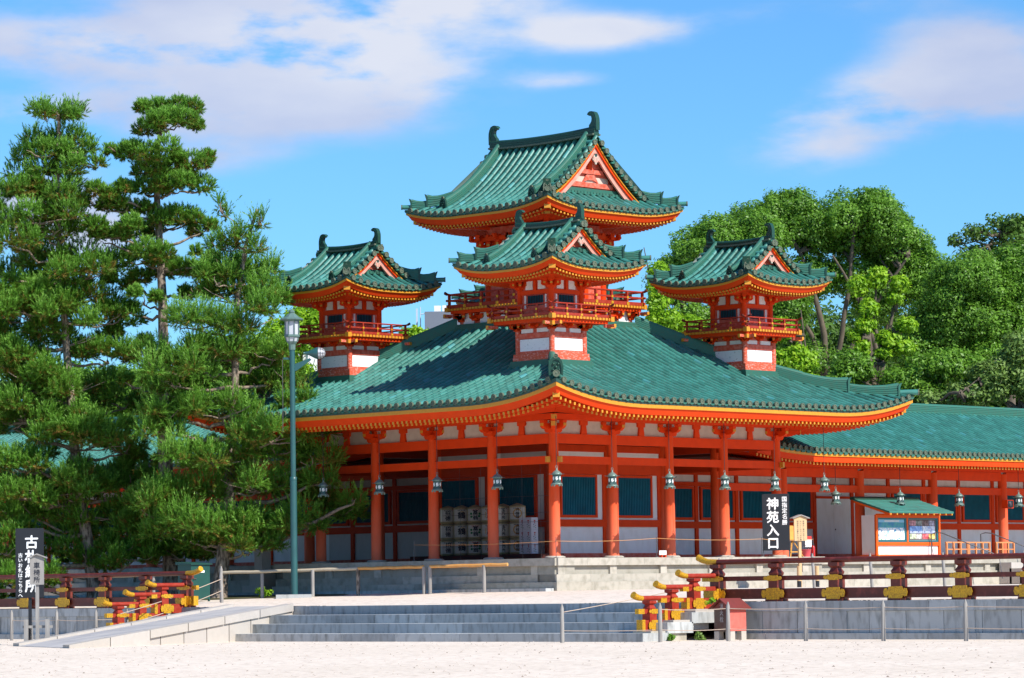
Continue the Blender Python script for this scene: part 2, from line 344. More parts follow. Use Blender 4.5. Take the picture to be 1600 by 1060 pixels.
mb.add([(x, y, terr_z(x)+.012) for x, y in pg], [tuple(range(len(pg)))]); tag(mb.build('moss_bed'), kind='structure')
def terrace_wall(y0, y1, label):
    o = thing('terrace_wall', label, 'wall', (XW, y0, -2.53))
    def T(v): return (v[0]-XW, v[1]-y0, v[2]+2.53)
    top = terr_z(XW)+.0
    mb = MB(); mb.T = T; y = y0; k = 0
    rr = random.Random(int(y0*10)+500)
    while y < y1-.01:                                                  # cap stones
        l = min(rr.choice([1.9, 2.2, 2.5]), y1-y); mb.box(XW-.05, XW+.4, y+.006, y+l-.006, top-.27, top, STONE, rr.random()); y += l
    mb.build('cap_course', o)
    mb = MB(); mb.T = T
    mb.box(XW+.02, XW+.3, y0, y1, -2.53, top-.272, STONE, .9); y = y0
    while y < y1-.01:                                                  # panel slabs and pilasters
        l = min(1.25, y1-y); mb.box(XW, XW+.1, y+.014, y+l-.014, -2.36, top-.275, STONE, rr.random()); y += l
    mb.build('panel_slabs', o)
    y = y0+.6
    while y < y1-.3:
        mb = MB(); mb.T = T; mb.box(XW-.035, XW+.05, y, y+.5, -2.36, top-.275, STONE, rr.random()); mb.build('pilaster', o); y += 4.28
    mb = MB(); mb.T = T; y = y0
    while y < y1-.01:
        l = min(rr.choice([1.6, 2.0]), y1-y); mb.box(XW-.12, XW+.1, y+.006, y+l-.006, -2.60, -2.362, STONE, rr.random()); y += l
    mb.build('base_course', o)
terrace_wall(-45, -18.75, 'long grey granite terrace wall under the dark red railing right of the stairs')
terrace_wall(5.55, 45, 'grey granite terrace wall under the railing by the pines, left of the ramp')
# stairs
st = thing('stone_stairs', 'wide grey granite stairs rising from the gravel to the terrace', 'stairs', (XW, -6, -2.53))
H4 = [(-1.49), (-1.76), (-2.02), (-2.30)]
for i, z in enumerate(H4):
    mb = MB(); mb.T = lambda v: (v[0]-XW, v[1]+6, v[2]+2.53)
    x1 = XW-i*1.02; x0 = x1-(.35 if i == 0 else 0); y = -18.7; rr = random.Random(i)
    while y < 4.99:
        if -.6 < y < 2.7: y = 2.7
        l = min(rr.choice([2.2, 3.1, 2.7]), (-.57 if y < 0 else 5.0)-y)
        yb = y+l
        mb.box(x1-.45 if i else XW-.0, XW+.4 if i == 0 else x1+.62, y+.005, yb-.005, z-.3 if i < 3 else z-.4, z, STONE, rr.random()); y += l
        if abs(y+.57) < .001 and mb.v: mb.build('step', st); mb = MB(); mb.T = lambda v: (v[0]-XW, v[1]+6, v[2]+2.53)
    mb.build('step', st)
# ramp over the left of the stairs
mb = MB(); rp = thing('access_ramp', 'long pale stone wheelchair ramp with low kerbs laid over the left of the stairs', 'ramp', (XW, 1, -2.53))
TR = lambda v: (v[0]-XW, v[1]-1, v[2]+2.53)
def ramp_z(x): return -2.50+(x+25.2)*(1.03/12.5)
def slab(mb, x0, x1, y0, y1, dz, m, zb=None):
    z0, z1 = ramp_z(x0)+dz, ramp_z(x1)+dz
    b0 = z0-.18 if zb is None else zb; b1 = z1-.18 if zb is None else zb
    mb.use(m).add([(x0, y0, b0), (x1, y0, b1), (x1, y1, b1), (x0, y1, b0), (x0, y0, z0), (x1, y0, z1), (x1, y1, z1), (x0, y1, z0)],
                  [(0, 3, 2, 1), (4, 5, 6, 7), (0, 1, 5, 4), (1, 2, 6, 5), (2, 3, 7, 6), (3, 0, 4, 7)], rnd=random.random())
mb.T = TR
def rq(u, v, dz):
    """point on the ramp: u 0 (foot) to 1 (top), v 0 (near kerb) to 1 (far kerb)"""
    A, B = Vector((-25.3, -5.2, 0)), Vector((-22.9, .55, 0)); C_, D_ = Vector((XW, -.62, 0)), Vector((XW, 2.62, 0))
    q = (A.lerp(B, v)).lerp(C_.lerp(D_, v), u); q.z = -2.515+1.04*u+dz; return q
def rslab(mb, u0, u1, v0, v1, dz, th, m, bottom=None):
    t = [rq(u0, v0, dz), rq(u1, v0, dz), rq(u1, v1, dz), rq(u0, v1, dz)]
    b = [Vector((p.x, p.y, p.z-th if bottom is None else bottom)) for p in t]
    mb.use(m).add(b+t, [(0, 3, 2, 1), (4, 5, 6, 7), (0, 1, 5, 4), (1, 2, 6, 5), (2, 3, 7, 6), (3, 0, 4, 7)], rnd=random.random())
RAMPM = mat('ramp_concrete', (.50, .47, .44), .9, var=(.30, .29, .30), vscale=1.2, vamt=.7, detail=10, stretch=(.5, 1.6, 1))
for i in range(8): rslab(mb, i/8, (i+1)/8-.002, .11, .89, 0, .3, RAMPM)
mb.build('ramp_deck', rp)
for v0, v1 in ((0, .11), (.89, 1)):
    mb = MB(); mb.T = TR
    for i in range(6): rslab(mb, i/6, (i+1)/6-.003, v0, v1, .075, .24, STONEP, -2.6 if i < 2 else None)
    mb.build('kerb', rp)
mb = MB(); mb.T = TR
for i in range(7):
    u0 = .28+i*.103; p0, p1 = rq(u0, .02, -.17), rq(min(1, u0+.1), .02, -.17); q0, q1 = rq(u0, .1, -.17), rq(min(1, u0+.1), .1, -.17)
    mb.use(STONEP).add([(p0.x, p0.y, -2.6), (p1.x, p1.y, -2.6), (q1.x, q1.y, -2.6), (q0.x, q0.y, -2.6), tuple(p0), tuple(p1), tuple(q1), tuple(q0)], [(0, 3, 2, 1), (4, 5, 6, 7), (0, 1, 5, 4), (1, 2, 6, 5), (2, 3, 7, 6), (3, 0, 4, 7)], rnd=random.random())
mb.build('side_slabs', rp)

# ------------------------------------------------------------------ terrace railings
def gold_plate(mb, c, w, h, axis, t=.012):
    """bracket-shaped gilt plate; axis = 'x' lies on a face looking to -x, 'y' on a face looking to -y"""
    hw, hh = w/2, h/2
    pts = [(-hw, 0), (-hw*.92, hh*.62), (-hw*.72, hh*.72), (-hw*.62, hh*.42), (-hw*.55, hh), (hw*.55, hh), (hw*.62, hh*.42), (hw*.72, hh*.72), (hw*.92, hh*.62), (hw, 0),
           (hw*.92, -hh*.62), (hw*.72, -hh*.72), (hw*.62, -hh*.42), (hw*.55, -hh), (-hw*.55, -hh), (-hw*.62, -hh*.42), (-hw*.72, -hh*.72), (-hw*.92, -hh*.62)]
    if axis == 'x': mb.prism(pts, c, (0, -1, 0), (0, 0, 1), (-t, 0, 0), GOLD)
    else: mb.prism(pts, c, (1, 0, 0), (0, 0, 1), (0, -t, 0), GOLD)
def railing(ys, yend, outer, label, sgn):
    """terrace railing along y with a stepped balustrade running down to -x at yend"""
    zt = -.37; zb = terr_z(XW)
    X = XW+.32
    o = thing('terrace_railing', label, 'railing', (X, yend, zb))
    T = lambda v: (v[0]-X, v[1]-yend, v[2]-zb)
    def new(): m = MB(); m.T = T; return m
    ymin, ymax = min(outer, yend), max(outer, yend)
    m = new(); m.tube([(X, outer, zt), (X, yend, zt)], .075, 12, MAROON); m.build('handrail', o)
    m = new(); m.tube([(X, yend, zt), (X, yend-sgn*.35, zt+.01), (X, yend-sgn*.55, zt+.06), (X, yend-sgn*.72, zt+.14)], [.078, .082, .09, .10], 12, GOLD); m.build('handrail_tip', o)
    m = new(); m.box(X-.06, X+.06, ymin, ymax, zt-.54, zt-.41, MAROON); m.build('middle_rail', o)
    m = new(); m.box(X-.09, X+.09, ymin, ymax, zb+.07, zb+.36, MAROON); m.build('bottom_rail', o)
    for y in ys:
        m = new(); m.box(X-.16, X+.16, y-.16, y+.16, zb, zt-.44, MAROON)
        m.lathe([(.14, zt-.44), (.20, zt-.39), (.22, zt-.33), (.16, zt-.26), (.14, zt-.22), (.23, zt-.17), (.23, zt-.07)], 4, (X, y, 0), MAROON, smooth=False, ph=R(45))
        m.box(X-.14, X+.14, y-.30, y+.30, zb-.0, zb+.068, MAROON)
        m.build('post', o)
        m = new(); gold_plate(m, (X-.162, y, zb+.215), .82, .32, 'x'); gold_plate(m, (X-.163, y, zt-.475), .66, .15, 'x'); m.build('gilt_fitting', o)
    # stepped balustrade going down with the stairs
    for k in range(3):
        px = XW-.72-k*.93; dz = -.31*(k+1)+.02
        z0 = -1.61-.29*k; t = -.75-.30*k
        m = new(); m.box(px-.14, px+.14, yend-.14, yend+.14, z0+.1, t-.36, MARO2)
        m.lathe([(.11, t-.36), (.17, t-.32), (.18, t-.27), (.13, t-.21), (.12, t-.18), (.20, t-.14), (.20, t-.07)], 4, (px, yend, 0), MARO2, smooth=False, ph=R(45)); m.build('stair_post', o)
        m = new(); m.tube([(px-.3, yend, t), (px+.85, yend, t)], .072, 10, MARO2); m.build('stair_handrail', o)
        m = new(); m.tube([(px-.3, yend, t), (px-.42, yend, t+.01), (px-.56, yend, t+.05), (px-.66, yend, t+.10)], [.075, .08, .09, .10], 10, GOLD); m.build('stair_handrail_tip', o); m = new(); m.lathe([(.03, -.07), (.075, -.03), (.075, .03), (.03, .07)], 10, (px+.86, yend, t), MARO2); m.build('stair_handrail_cap', o)
        m = new(); m.box(px-.3, px+.9, yend-.06, yend+.06, t-.42, t-.30, MARO2); m.build('stair_middle_rail', o)
        m = new(); m.box(px-.3, px+1.0, yend-.1, yend+.1, z0-.06, z0+.24, MARO2); m.build('stair_bottom_rail', o)
        m = new(); m.box(px-.42, px-.298, yend-.11, yend+.11, z0-.08, z0+.25, GOLD); gold_plate(m, (px+.08, yend-.142, z0+.09), .56, .30, 'y'); m.box(px-.52, px-.28, yend-.07, yend+.07, t-.43, t-.29, GOLD); gold_plate(m, (px+.08, yend-.142, t-.36), .52, .13, 'y'); m.build('stair_gilt_fitting', o)
    m = new(); gold_plate(m, (XW+.28, yend-.165, zb+.2), .74, .34, 'y'); m.box(X-.135, X+.15, yend-sgn*.14-.008, yend-sgn*.14+.008, zb+.1, zb+.4, GOLD)
    m.box(X-.06, X+.06, yend-sgn*.42-.12, yend-sgn*.42+.12, zt-.545, zt-.405, GOLD); m.box(X-.1, X+.1, yend-sgn*.3-.16, yend-sgn*.3+.16, zb+.06, zb+.37, GOLD); m.build('end_fitting', o)
railing([-18.12-2.14*k for k in range(13)], -18.12, -45, 'dark red lacquered railing with gold fittings on the terrace wall right of the stairs', -1)
railing([5.02+2.14*k for k in range(16)], 5.02, 40, 'red lacquered railing with gold fittings below the pines, left of the ramp', 1)
# stepped stone sides of the stairs under the right balustrade
sb = thing('stair_side_blocks', 'stepped stone blocks beside the right end of the stairs, under the gold-tipped balustrade', 'stone blocks', (XW, -18.4, -2.53))
for k in range(4):
    mb = MB(); mb.T = lambda v: (v[0]-XW, v[1]+18.4, v[2]+2.53)
    z = (-1.672, -1.962, -2.252, -2.40)[k]; mb.box(XW-.93*(k+1)-.3+(.75 if k == 3 else 0), XW-.93*k+.25-.004*k, -18.62+.003*k, -17.95, -2.7 if k > 1 else z-.27, z, STONEW if k > 1 else STONEP, random.random()); mb.build('block', sb)

# ------------------------------------------------------------------ roofs
class Roof:
    """hip roof round (cx,cy), half sizes (hx,hy); surface height by inward distance d and distance e from the eave corner"""
    def __init__(s, cx, cy, hx, hy, ze, P, lift, e0): s.cx, s.cy, s.hx, s.hy, s.ze, s.P, s.lift, s.e0 = cx, cy, hx, hy, ze, P, lift, e0
    def L(s, e, d=0): return s.lift*max(0, (s.e0-e)/s.e0)**2.3*max(0, 1-d/(s.e0*1.6))
    def z(s, u, d, k): return s.ze+s.P(d)+s.L(s.H(k)-abs(u), d)
    def H(s, k): return s.hx if k in (1, 3) else s.hy          # half length along the eave of side k
    def pt(s, k, u, d, dz=0, inset=True):
        z = s.z(u, d, k)+dz
        if k == 0: return Vector((s.cx-s.hx+d, s.cy+u, z))     # -x side
        if k == 1: return Vector((s.cx+u, s.cy-s.hy+d, z))     # -y side
        if k == 2: return Vector((s.cx+s.hx-d, s.cy+u, z))
        return Vector((s.cx+u, s.cy+s.hy-d, z))
    def side(s, k): return Vector((0, 1, 0)) if k in (0, 2) else Vector((1, 0, 0))
    def band(s, mb, prof, m, n=36):
        """moulding swept round the eave; prof = (inset, dz) points, closed"""
        mb.use(m); np_ = len(prof)
        for k in range(4):
            H = s.H(k); vs = []
            for i in range(n+1):
                t = -1+2*i/n; t = math.copysign(abs(t)**.8, t)
                for ins, dz in prof:
                    u = t*(H-ins); zz = s.ze+s.L(H-abs(t)*H)+dz
                    p = s.pt(k, u, ins); vs.append((p.x, p.y, zz))
            fs = [(i*np_+a, i*np_+(a+1) % np_, (i+1)*np_+(a+1) % np_, (i+1)*np_+a) for i in range(n) for a in range(np_)]
            mb.add(vs, fs, rnd=.5)
    def tiles(s, mb, k, dfun, sp=.365, tl=.34, rad=.088, u0=None, d0=0):
        """rows of half-round cover tiles with end faces, over a trough surface"""
        H = s.H(k); n = int(round(2*H/sp)); sd = s.side(k); sp = 2*H/n
        for i in range(n+1):
            u = -H+sp*i
            if i == 0 or i == n: continue
            D = dfun(u)
            if D <= d0+.12: continue
            d = d0; steps = max(1, int(math.ceil((D-d0)/tl)))
            for j in range(steps):
                a, b = d0+j*tl, min(d0+(j+1)*tl, D)
                if b-a < .03: continue
                pa, pb = s.pt(k, u, a), s.pt(k, u, min(b+.02, D)); t = (pb-pa).normalized(); nn = sd.cross(t)
                if nn.z < 0: nn = -nn
                vs = []
                for p, r in ((pa, rad), (pb, rad*.86)):
                    for q in range(6):
                        an = math.pi*q/5; vs.append(p+sd*(math.cos(an)*r)+nn*(math.sin(an)*r-.005))
                x = random.random()
                x = .15+.5*x if x < .95 else (.72+.2*random.random() if x < .985 else .04)
                mb.use(TILE).add(vs, [(q, q+1, 7+q, 6+q) for q in range(5)], True, rnd=x)
                mb.add(vs[:6], [(0, 1, 2, 3, 4, 5)], rnd=.1)
            if d0 == 0:
                p = s.pt(k, u, 0); out = -(s.pt(k, u, .3)-s.pt(k, u, 0)); out.z = 0; out.normalize()
                disc(mb, p+Vector((0, 0, .012))+out*.012, out, .104, .045)
                # curved drip tile between the round faces
                q = s.pt(k, u+sp/2, 0); vs = []
                for o2 in (0.0, .02):
                    for z_ in (0, 1):
                        for c in range(5):
                            f = c/4; vs.append(q+sd*((f-.5)*(sp-.1))+Vector((0, 0, -.025-.035*math.sin(math.pi*f)-(.06 if z_ else 0)*(.4+.6*math.sin(math.pi*f))))+out*(o2+.01))
                if abs(u+sp/2) < H-.1:
                    mb.use(RIDGE).add(vs, [(c, c+1, 6+c, 5+c) for c in range(4)]+[(10+c, 11+c, 16+c, 15+c) for c in range(4)]+[(5+c, 6+c, 16+c, 15+c) for c in range(4)], rnd=.3)
        # trough surface
        vs = []; nu = n*2; nd = 16; mb.use(TILED)
        for i in range(nu+1):
            u = -H+2*H*i/nu; D = max(dfun(u), d0+.001)
            for j in range(nd+1):
                d = d0+(D-d0)*j/nd; p = s.pt(k, u, d); vs.append((p.x, p.y, p.z-.02))
        mb.add(vs, [(i*(nd+1)+j, (i+1)*(nd+1)+j, (i+1)*(nd+1)+j+1, i*(nd+1)+j+1) for i in range(nu) for j in range(nd)], rnd=.5)
def disc(mb, c, n, r, t, m=None, k=12):
    """round tile face with a raised rim"""
    n = Vector(n).normalized(); a = n.cross(Vector((0, 0, 1))).normalized(); b = n.cross(a)
    def ring(rr, o): return [c+n*o+(a*math.cos(2*math.pi*i/k)+b*math.sin(2*math.pi*i/k))*rr for i in range(k)]
    vs = ring(r, -t)+ring(r, t*.6)+ring(r*.74, t*.6)+ring(r*.68, t*.25)
    mb.use(m or TEND).add(vs, [(q*k+i, q*k+(i+1) % k, (q+1)*k+(i+1) % k, (q+1)*k+i) for q in range(3) for i in range(k)]+[tuple(range(3*k, 4*k))], rnd=.5)
    mb.add(ring(r*.3, t*.25)+ring(r*.16, t*.6), [(i, (i+1) % k, k+(i+1) % k, k+i) for i in range(k)]+[tuple(range(k, 2*k))], rnd=.5)
def ridge_sec(w, h, layers=3):
    """section of a built-up ridge: stacked projecting courses and a round cap"""
    L_ = []; n = layers
    for i in range(n):
        z0 = h*i/n; z1 = h*(i+.72)/n; wi = w/2*(1-.05*i)
        L_ += [(wi, z0), (wi, z1), (wi-.025, z1), (wi-.025, h*(i+1)/n)]
    cap = [(w*.36*math.cos(math.pi*q/6), h+w*.30*math.sin(math.pi*q/6)) for q in range(7)]
    return L_+cap+[(-a, b) for a, b in L_[::-1]]
def end_tile(mb, c, out, s=1.0, m=None):
    """ogre-face end tile: shield, boss, brows and cap roll"""
    m = m or DARKB; out = Vector(out).normalized(); side = Vector((out.y, -out.x, 0)).normalized(); c = Vector(c)
    pts = [(-.19, -.05), (-.20, .18), (-.16, .36), (-.10, .46), (0, .50), (.10, .46), (.16, .36), (.20, .18), (.19, -.05), (.10, .02), (-.10, .02)]
    mb.prism([(a*s, b*s) for a, b in pts], c, side, (0, 0, 1), out*.08*s, m)
    rim = [(a*s*1.12, b*s*1.06) for a, b in pts[:9]]; ins = [(a*s*.82, b*s*.86) for a, b in pts[:9]]
    mb.prism(rim+ins[::-1], c+out*.03*s, side, (0, 0, 1), out*.09*s, m)
    for (a, b, r) in ((-.07, .29, .042), (.07, .29, .042), (0, .20, .05), (-.09, .12, .035), (.09, .12, .035), (0, .09, .045)):
        p = c+side*a*s+Vector((0, 0, b*s))+out*.1*s
        mb.lathe([(r*s*.3, -r*s), (r*s, -r*s*.3), (r*s, r*s*.4), (r*s*.3, r*s)], 6, p, m)
    disc(mb, c+Vector((0, 0, .53*s))+out*.1*s, out, .075*s, .05*s); mb.tube([c+Vector((0, 0, .53*s))-out*.15*s, c+Vector((0, 0, .53*s))+out*.1*s], .07*s, 8, m)
def finial(mb, c, inw, s=1.0, m=None):
    """bird-tail ridge end ornament: hooked fin curling in over the ridge; inw = unit vector along the ridge, inwards"""
    m = m or DARKB; inw = Vector(inw); side = Vector((inw.y, -inw.x, 0)); c = Vector(c)
    outer = [(-.30, 0), (-.31, .35), (-.29, .62), (-.22, .84), (-.10, .99), (.06, 1.07), (.24, 1.07), (.38, 1.00)]
    inner = [(.40, .87), (.30, .83), (.20, .83), (.13, .76), (.10, .62), (.13, .46), (.22, .33), (.34, .22), (.36, 0)]
    P = [(a*s, b*s) for a, b in outer+inner]
    w = .26*s; mb.prism(P, c-side*w/2, inw, (0, 0, 1), side*w, m)
    # feathered fin along the back and top, proud of the body
    fo = [(a-.05*(1 if i < 5 else 0), b+(.05 if i > 3 else 0)) for i, (a, b) in enumerate(outer)]
    fi = [(a+.07, b-.04*(1 if i > 3 else 0)) for i, (a, b) in enumerate(outer)]
    for q in range(len(fo)-1):
        mb.prism([(a*s, b*s) for a, b in (fo[q], fo[q+1], fi[q+1], fi[q])], c-side*(w/2+.05*s), inw, (0, 0, 1), side*(w+.1*s), m)
    fi2 = [(a+.13, b-.085*(1 if i > 3 else 0)) for i, (a, b) in enumerate(outer)]
    for q in range(1, len(fo)-1):
        mb.prism([(a*s, b*s) for a, b in (fi[q], (fi[q+1][0], fi[q+1][1]-.0), fi2[q+1], fi2[q])], c-side*(w/2+.022*s), inw, (0, 0, 1), side*(w+.044*s), RIDGE)
    mb.box(c.x-.0-(.36*s if abs(inw.x) > .5 else .17*s), c.x+(.36*s if abs(inw.x) > .5 else .17*s), c.y-(.36*s if abs(inw.y) > .5 else .17*s), c.y+(.36*s if abs(inw.y) > .5 else .17*s), c.z-.16*s, c.z+.03*s, m, .2)
    mb.lathe([(.05*s, -.05*s), (.075*s, 0), (.05*s, .05*s)], 8, c+inw*.36*s+Vector((0, 0, .95*s)), m)
def eave_structure(rf, parent, yel, red, raf, inner, rsp=.225, rise=.17, z0=0, two=True, slope=None):
    """layers under the tiles: dark lath, ochre board, deep red fascia, two tiers of rafters with ochre ends, soffit"""
    mb = MB()
    zb = -.165 if red > .21 else -.13
    rf.band(mb, [(.02, -.02), (.035, zb), (.5, zb), (.5, .0)], TILED)
    rf.band(mb, [(.05, zb), (.05, zb-yel), (.5, zb-yel), (.5, zb)], YEL)
    z1 = zb-yel
    rf.band(mb, [(.09, z1), (.20, z1-red), (.55, z1-red), (.55, z1)], VER)
    mb.build('eave_boards', parent)
    z2 = z1-red
    mb = MB()
    for k in range(4):
        H = rf.H(k); n = int(2*H/rsp); sd = rf.side(k)
        for tier, (ins, zt, L_) in enumerate(((.24, z2-.005, inner), (.50, z2-.005-raf*.75, inner))) if two else [(0, (.24, z2-.005, inner))]:
            for i in range(1, n):
                u = -H+2*H*i/n; e = H-abs(u)
                if e < ins+.12: continue
                l = rf.L(e); dmax = min(L_, e-.02)
                if dmax <= ins+.1: continue
                p0 = rf.pt(k, u, ins); p1 = rf.pt(k, u, dmax); r2 = slope if slope is not None else rise
                zz0 = rf.ze+l+zt; zz1 = rf.ze+zt+l*max(0, 1-dmax/(rf.e0*1.1))+r2*(dmax-ins)
                dd = (p1-p0); dd.z = 0; dd.normalize(); w = .036; h = raf
                vs = []
                for (p, zz) in ((p0, zz0), (p1, zz1)):
                    for a_, b_ in ((-w, -h), (w, -h), (w, 0), (-w, 0)): vs.append((p.x+sd.x*a_, p.y+sd.y*a_, zz+b_))
                mb.use(VER).add(vs, [(0, 1, 5, 4), (1, 2, 6, 5), (2, 3, 7, 6), (3, 0, 4, 7)])
                q = p0-dd*.012
                vs = [(q.x+sd.x*a_+dd.x*o_, q.y+sd.y*a_+dd.y*o_, zz0+b_) for o_ in (0, .025) for a_, b_ in ((-w-.003, -h-.003), (w+.003, -h-.003), (w+.003, .003), (-w-.003, .003))]
                mb.use(YEL).add(vs, [(0, 1, 2, 3), (0, 1, 5, 4), (1, 2, 6, 5), (2, 3, 7, 6), (3, 0, 4, 7)])
    mb.build('rafter_rows', parent)
    mb = MB()                                                     # soffit boards above the rafters + hip rafters
    mb.use(VER)
    for k in range(4):
        H = rf.H(k); n = 24; vs = []
        for i in range(n+1):
            t = -1+2*i/n
            for ins in (.5, inner):
                u = t*(H-ins); e = H-abs(t)*H; p = rf.pt(k, u, ins)
                vs.append((p.x, p.y, rf.ze+z2+.02+rf.L(e)*max(0, 1-ins/(rf.e0*1.1))+rise*(ins-.24)))
        mb.add(vs, [(2*i, 2*i+2, 2*i+3, 2*i+1) for i in range(n)])
    for sx in (-1, 1):
        for sy in (-1, 1):
            c = Vector((rf.cx+sx*rf.hx, rf.cy+sy*rf.hy, 0)); d = Vector((-sx, -sy, 0)).normalized(); sdv = Vector((d.y, -d.x, 0))
            for (i0, dz, hh, ww) in ((.26, z2+.03, .17, .11), (.62, z2-.13, .16, .10)):
                p0 = c+d*i0*1.414; p1 = c+d*inner*1.414
                za = rf.ze+rf.lift+dz; zb_ = rf.ze+dz+rise*inner
                vs = []
                for p, z in ((p0, za), (p1, zb_)):
                    for a_, b_ in ((-ww, -hh), (ww, -hh), (ww, 0), (-ww, 0)): vs.append((p.x+sdv.x*a_, p.y+sdv.y*a_, z+b_))
                mb.use(VERP if i0 < .5 else VER).add(vs, [(0, 1, 5, 4), (1, 2, 6, 5), (2, 3, 7, 6), (3, 0, 4, 7)])
                q = p0-d*.02
                vs = [(q.x+sdv.x*a_+d.x*o_, q.y+sdv.y*a_+d.y*o_, za+b_) for o_ in (0, .09) for a_, b_ in ((-ww-.008, -hh-.008), (ww+.008, -hh-.008), (ww+.008, .008), (-ww-.008, .008))]
                mb.use(YEL).add(vs, [(0, 1, 2, 3), (0, 1, 5, 4), (1, 2, 6, 5), (2, 3, 7, 6), (3, 0, 4, 7)])
    mb.build('soffit', parent)
    return z2
def bracket(mb, c, out, s=1.0, arms=True, tiers=1):
    """block, bearing arm with curved ends and three small blocks; out = outward direction; c = top of the column"""
    out = Vector(out).normalized(); side = Vector((out.y, -out.x, 0)); c = Vector(c); z = Vector((0, 0, 1))
    def blk(o, w, h):
        pts = [(-w*.36, 0), (-w*.5, h*.45), (-w*.5, h), (w*.5, h), (w*.5, h*.45), (w*.36, 0)]
        mb.prism([(a*s, b*s) for a, b in pts], c+o*s-out*w*.5*s, side, z, out*w*s, VER)
    blk(Vector((0, 0, 0)), .44, .17)
    for (ax, oth) in ((side, out), (out, side)) if arms else ((side, out),):
        l = .56
        pts = [(-l, .32), (-l, .22), (-l*.86, .15), (-l*.55, .12), (l*.55, .12), (l*.86, .15), (l, .22), (l, .32)]
        mb.prism([(a*s, b*s) for a, b in pts], c-oth*.07*s, ax, z, oth*.14*s, VER)
        for sg in (-1, 1):
            mb.prism([(sg*l*s, .32*s), (sg*l*s, .22*s), (sg*(l+.012)*s, .22*s), (sg*(l+.012)*s, .32*s)], c-oth*.072*s, ax, z, oth*.144*s, YEL)
        for q in ((-l*.84, 0, l*.84) if ax is side else (-l*.84, l*.84)): blk(ax*q+z*.32, .19, .11)
    if tiers > 1:
        l = .8; pts = [(-l, .62), (-l, .52), (-l*.86, .45), (-l*.55, .43), (l*.55, .43), (l*.86, .45), (l, .52), (l, .62)]
        mb.prism([(a*s, b*s) for a, b in pts], c-side*.07*s, out, z, side*.14*s, VER)
        mb.prism([(a*s, b*s) for a, b in pts], c+out*.47*s-out*.07*s, side, z, out*.14*s, VER)
        for q in (-l*.84, 0, l*.84): blk(out*.47+side*q+z*.62, .18, .1)
        blk(out*.75+z*.62, .18, .1)
def lattice(mb, x0, x1, z0, z1, y, out, frame=.09, n=None):
    """lattice window in a wall facing -y (out=-1): red frame, blue-green bars before a dark pane"""
    mb.box(x0, x1, y-.02, y+.0, z0, z1, DARK, .5)
    n = n or max(4, int((x1-x0)/.085)); w = (x1-x0)/n
    for i in range(n): mb.box(x0+w*i+w*.14, x0+w*(i+1)-w*.14, y-.075, y-.022, z0+.001, z1-.001, LOUV, random.random())
    for a, b, c, d in ((x0-frame, x1+frame, z1, z1+frame), (x0-frame, x1+frame, z0-frame, z0), (x0-frame, x0, z0, z1), (x1, x1+frame, z0, z1)):
        mb.box(a, b, y-.10, y+.01, c, d, VER)
# ------------------------------------------------------------------ roof turret (one of each size is built, small ones are copied)
def balcony_rail(mb, h, z, H, nb, big=False):
    s = 1.3 if big else 1.0
    for ax in (0, 1):
        for sg in (-1, 1):
            def B(a0, a1, b0, b1, z0, z1, m, sgn=sg, ax_=ax):
                lo, hi = sorted((sgn*b0, sgn*b1))
                if ax_ == 0: mb.box(lo, hi, a0, a1, z0, z1, m)
                else: mb.box(a0, a1, lo, hi, z0, z1, m)
            e = .001*ax
            B(-h-.16, h+.16, h-.03, h+.03, z+H*.52+e, z+H*.52+.05*s+e, MARO2)
            B(-h-.12, h+.12, h-.045, h+.045, z+.015+e, z+.11*s+e, MARO2)
            # top rail with raised tips
            for sg2 in (-1, 1):
                pts = [(0, z+H), (sg2*(h-.1), z+H), (sg2*(h+.12), z+H+.02), (sg2*(h+.24), z+H+.07)]
                P = [(sg*h, a, b+e) if ax == 0 else (a, sg*h, b+e) for a, b in pts]
                mb.tube(P, .03*s, 6, MARO2); mb.tube([P[-2], P[-1]], .036*s, 6, MAROON)
            for i in range(nb+1):
                a = -h+2*h*i/nb; w = .032*s
                B(a-w, a+w, h-w-.002, h+w+.002, z, z+H-.01, MARO2)
                B(a-w-.006, a+w+.006, h+w-.004, h+w+.012, z+H*.52-.01, z+H*.52+.05*s+.01, GOLD); B(a-w-.02, a+w+.02, h+w+.012, h+w+.02, z+.02, z+.10*s, GOLD)
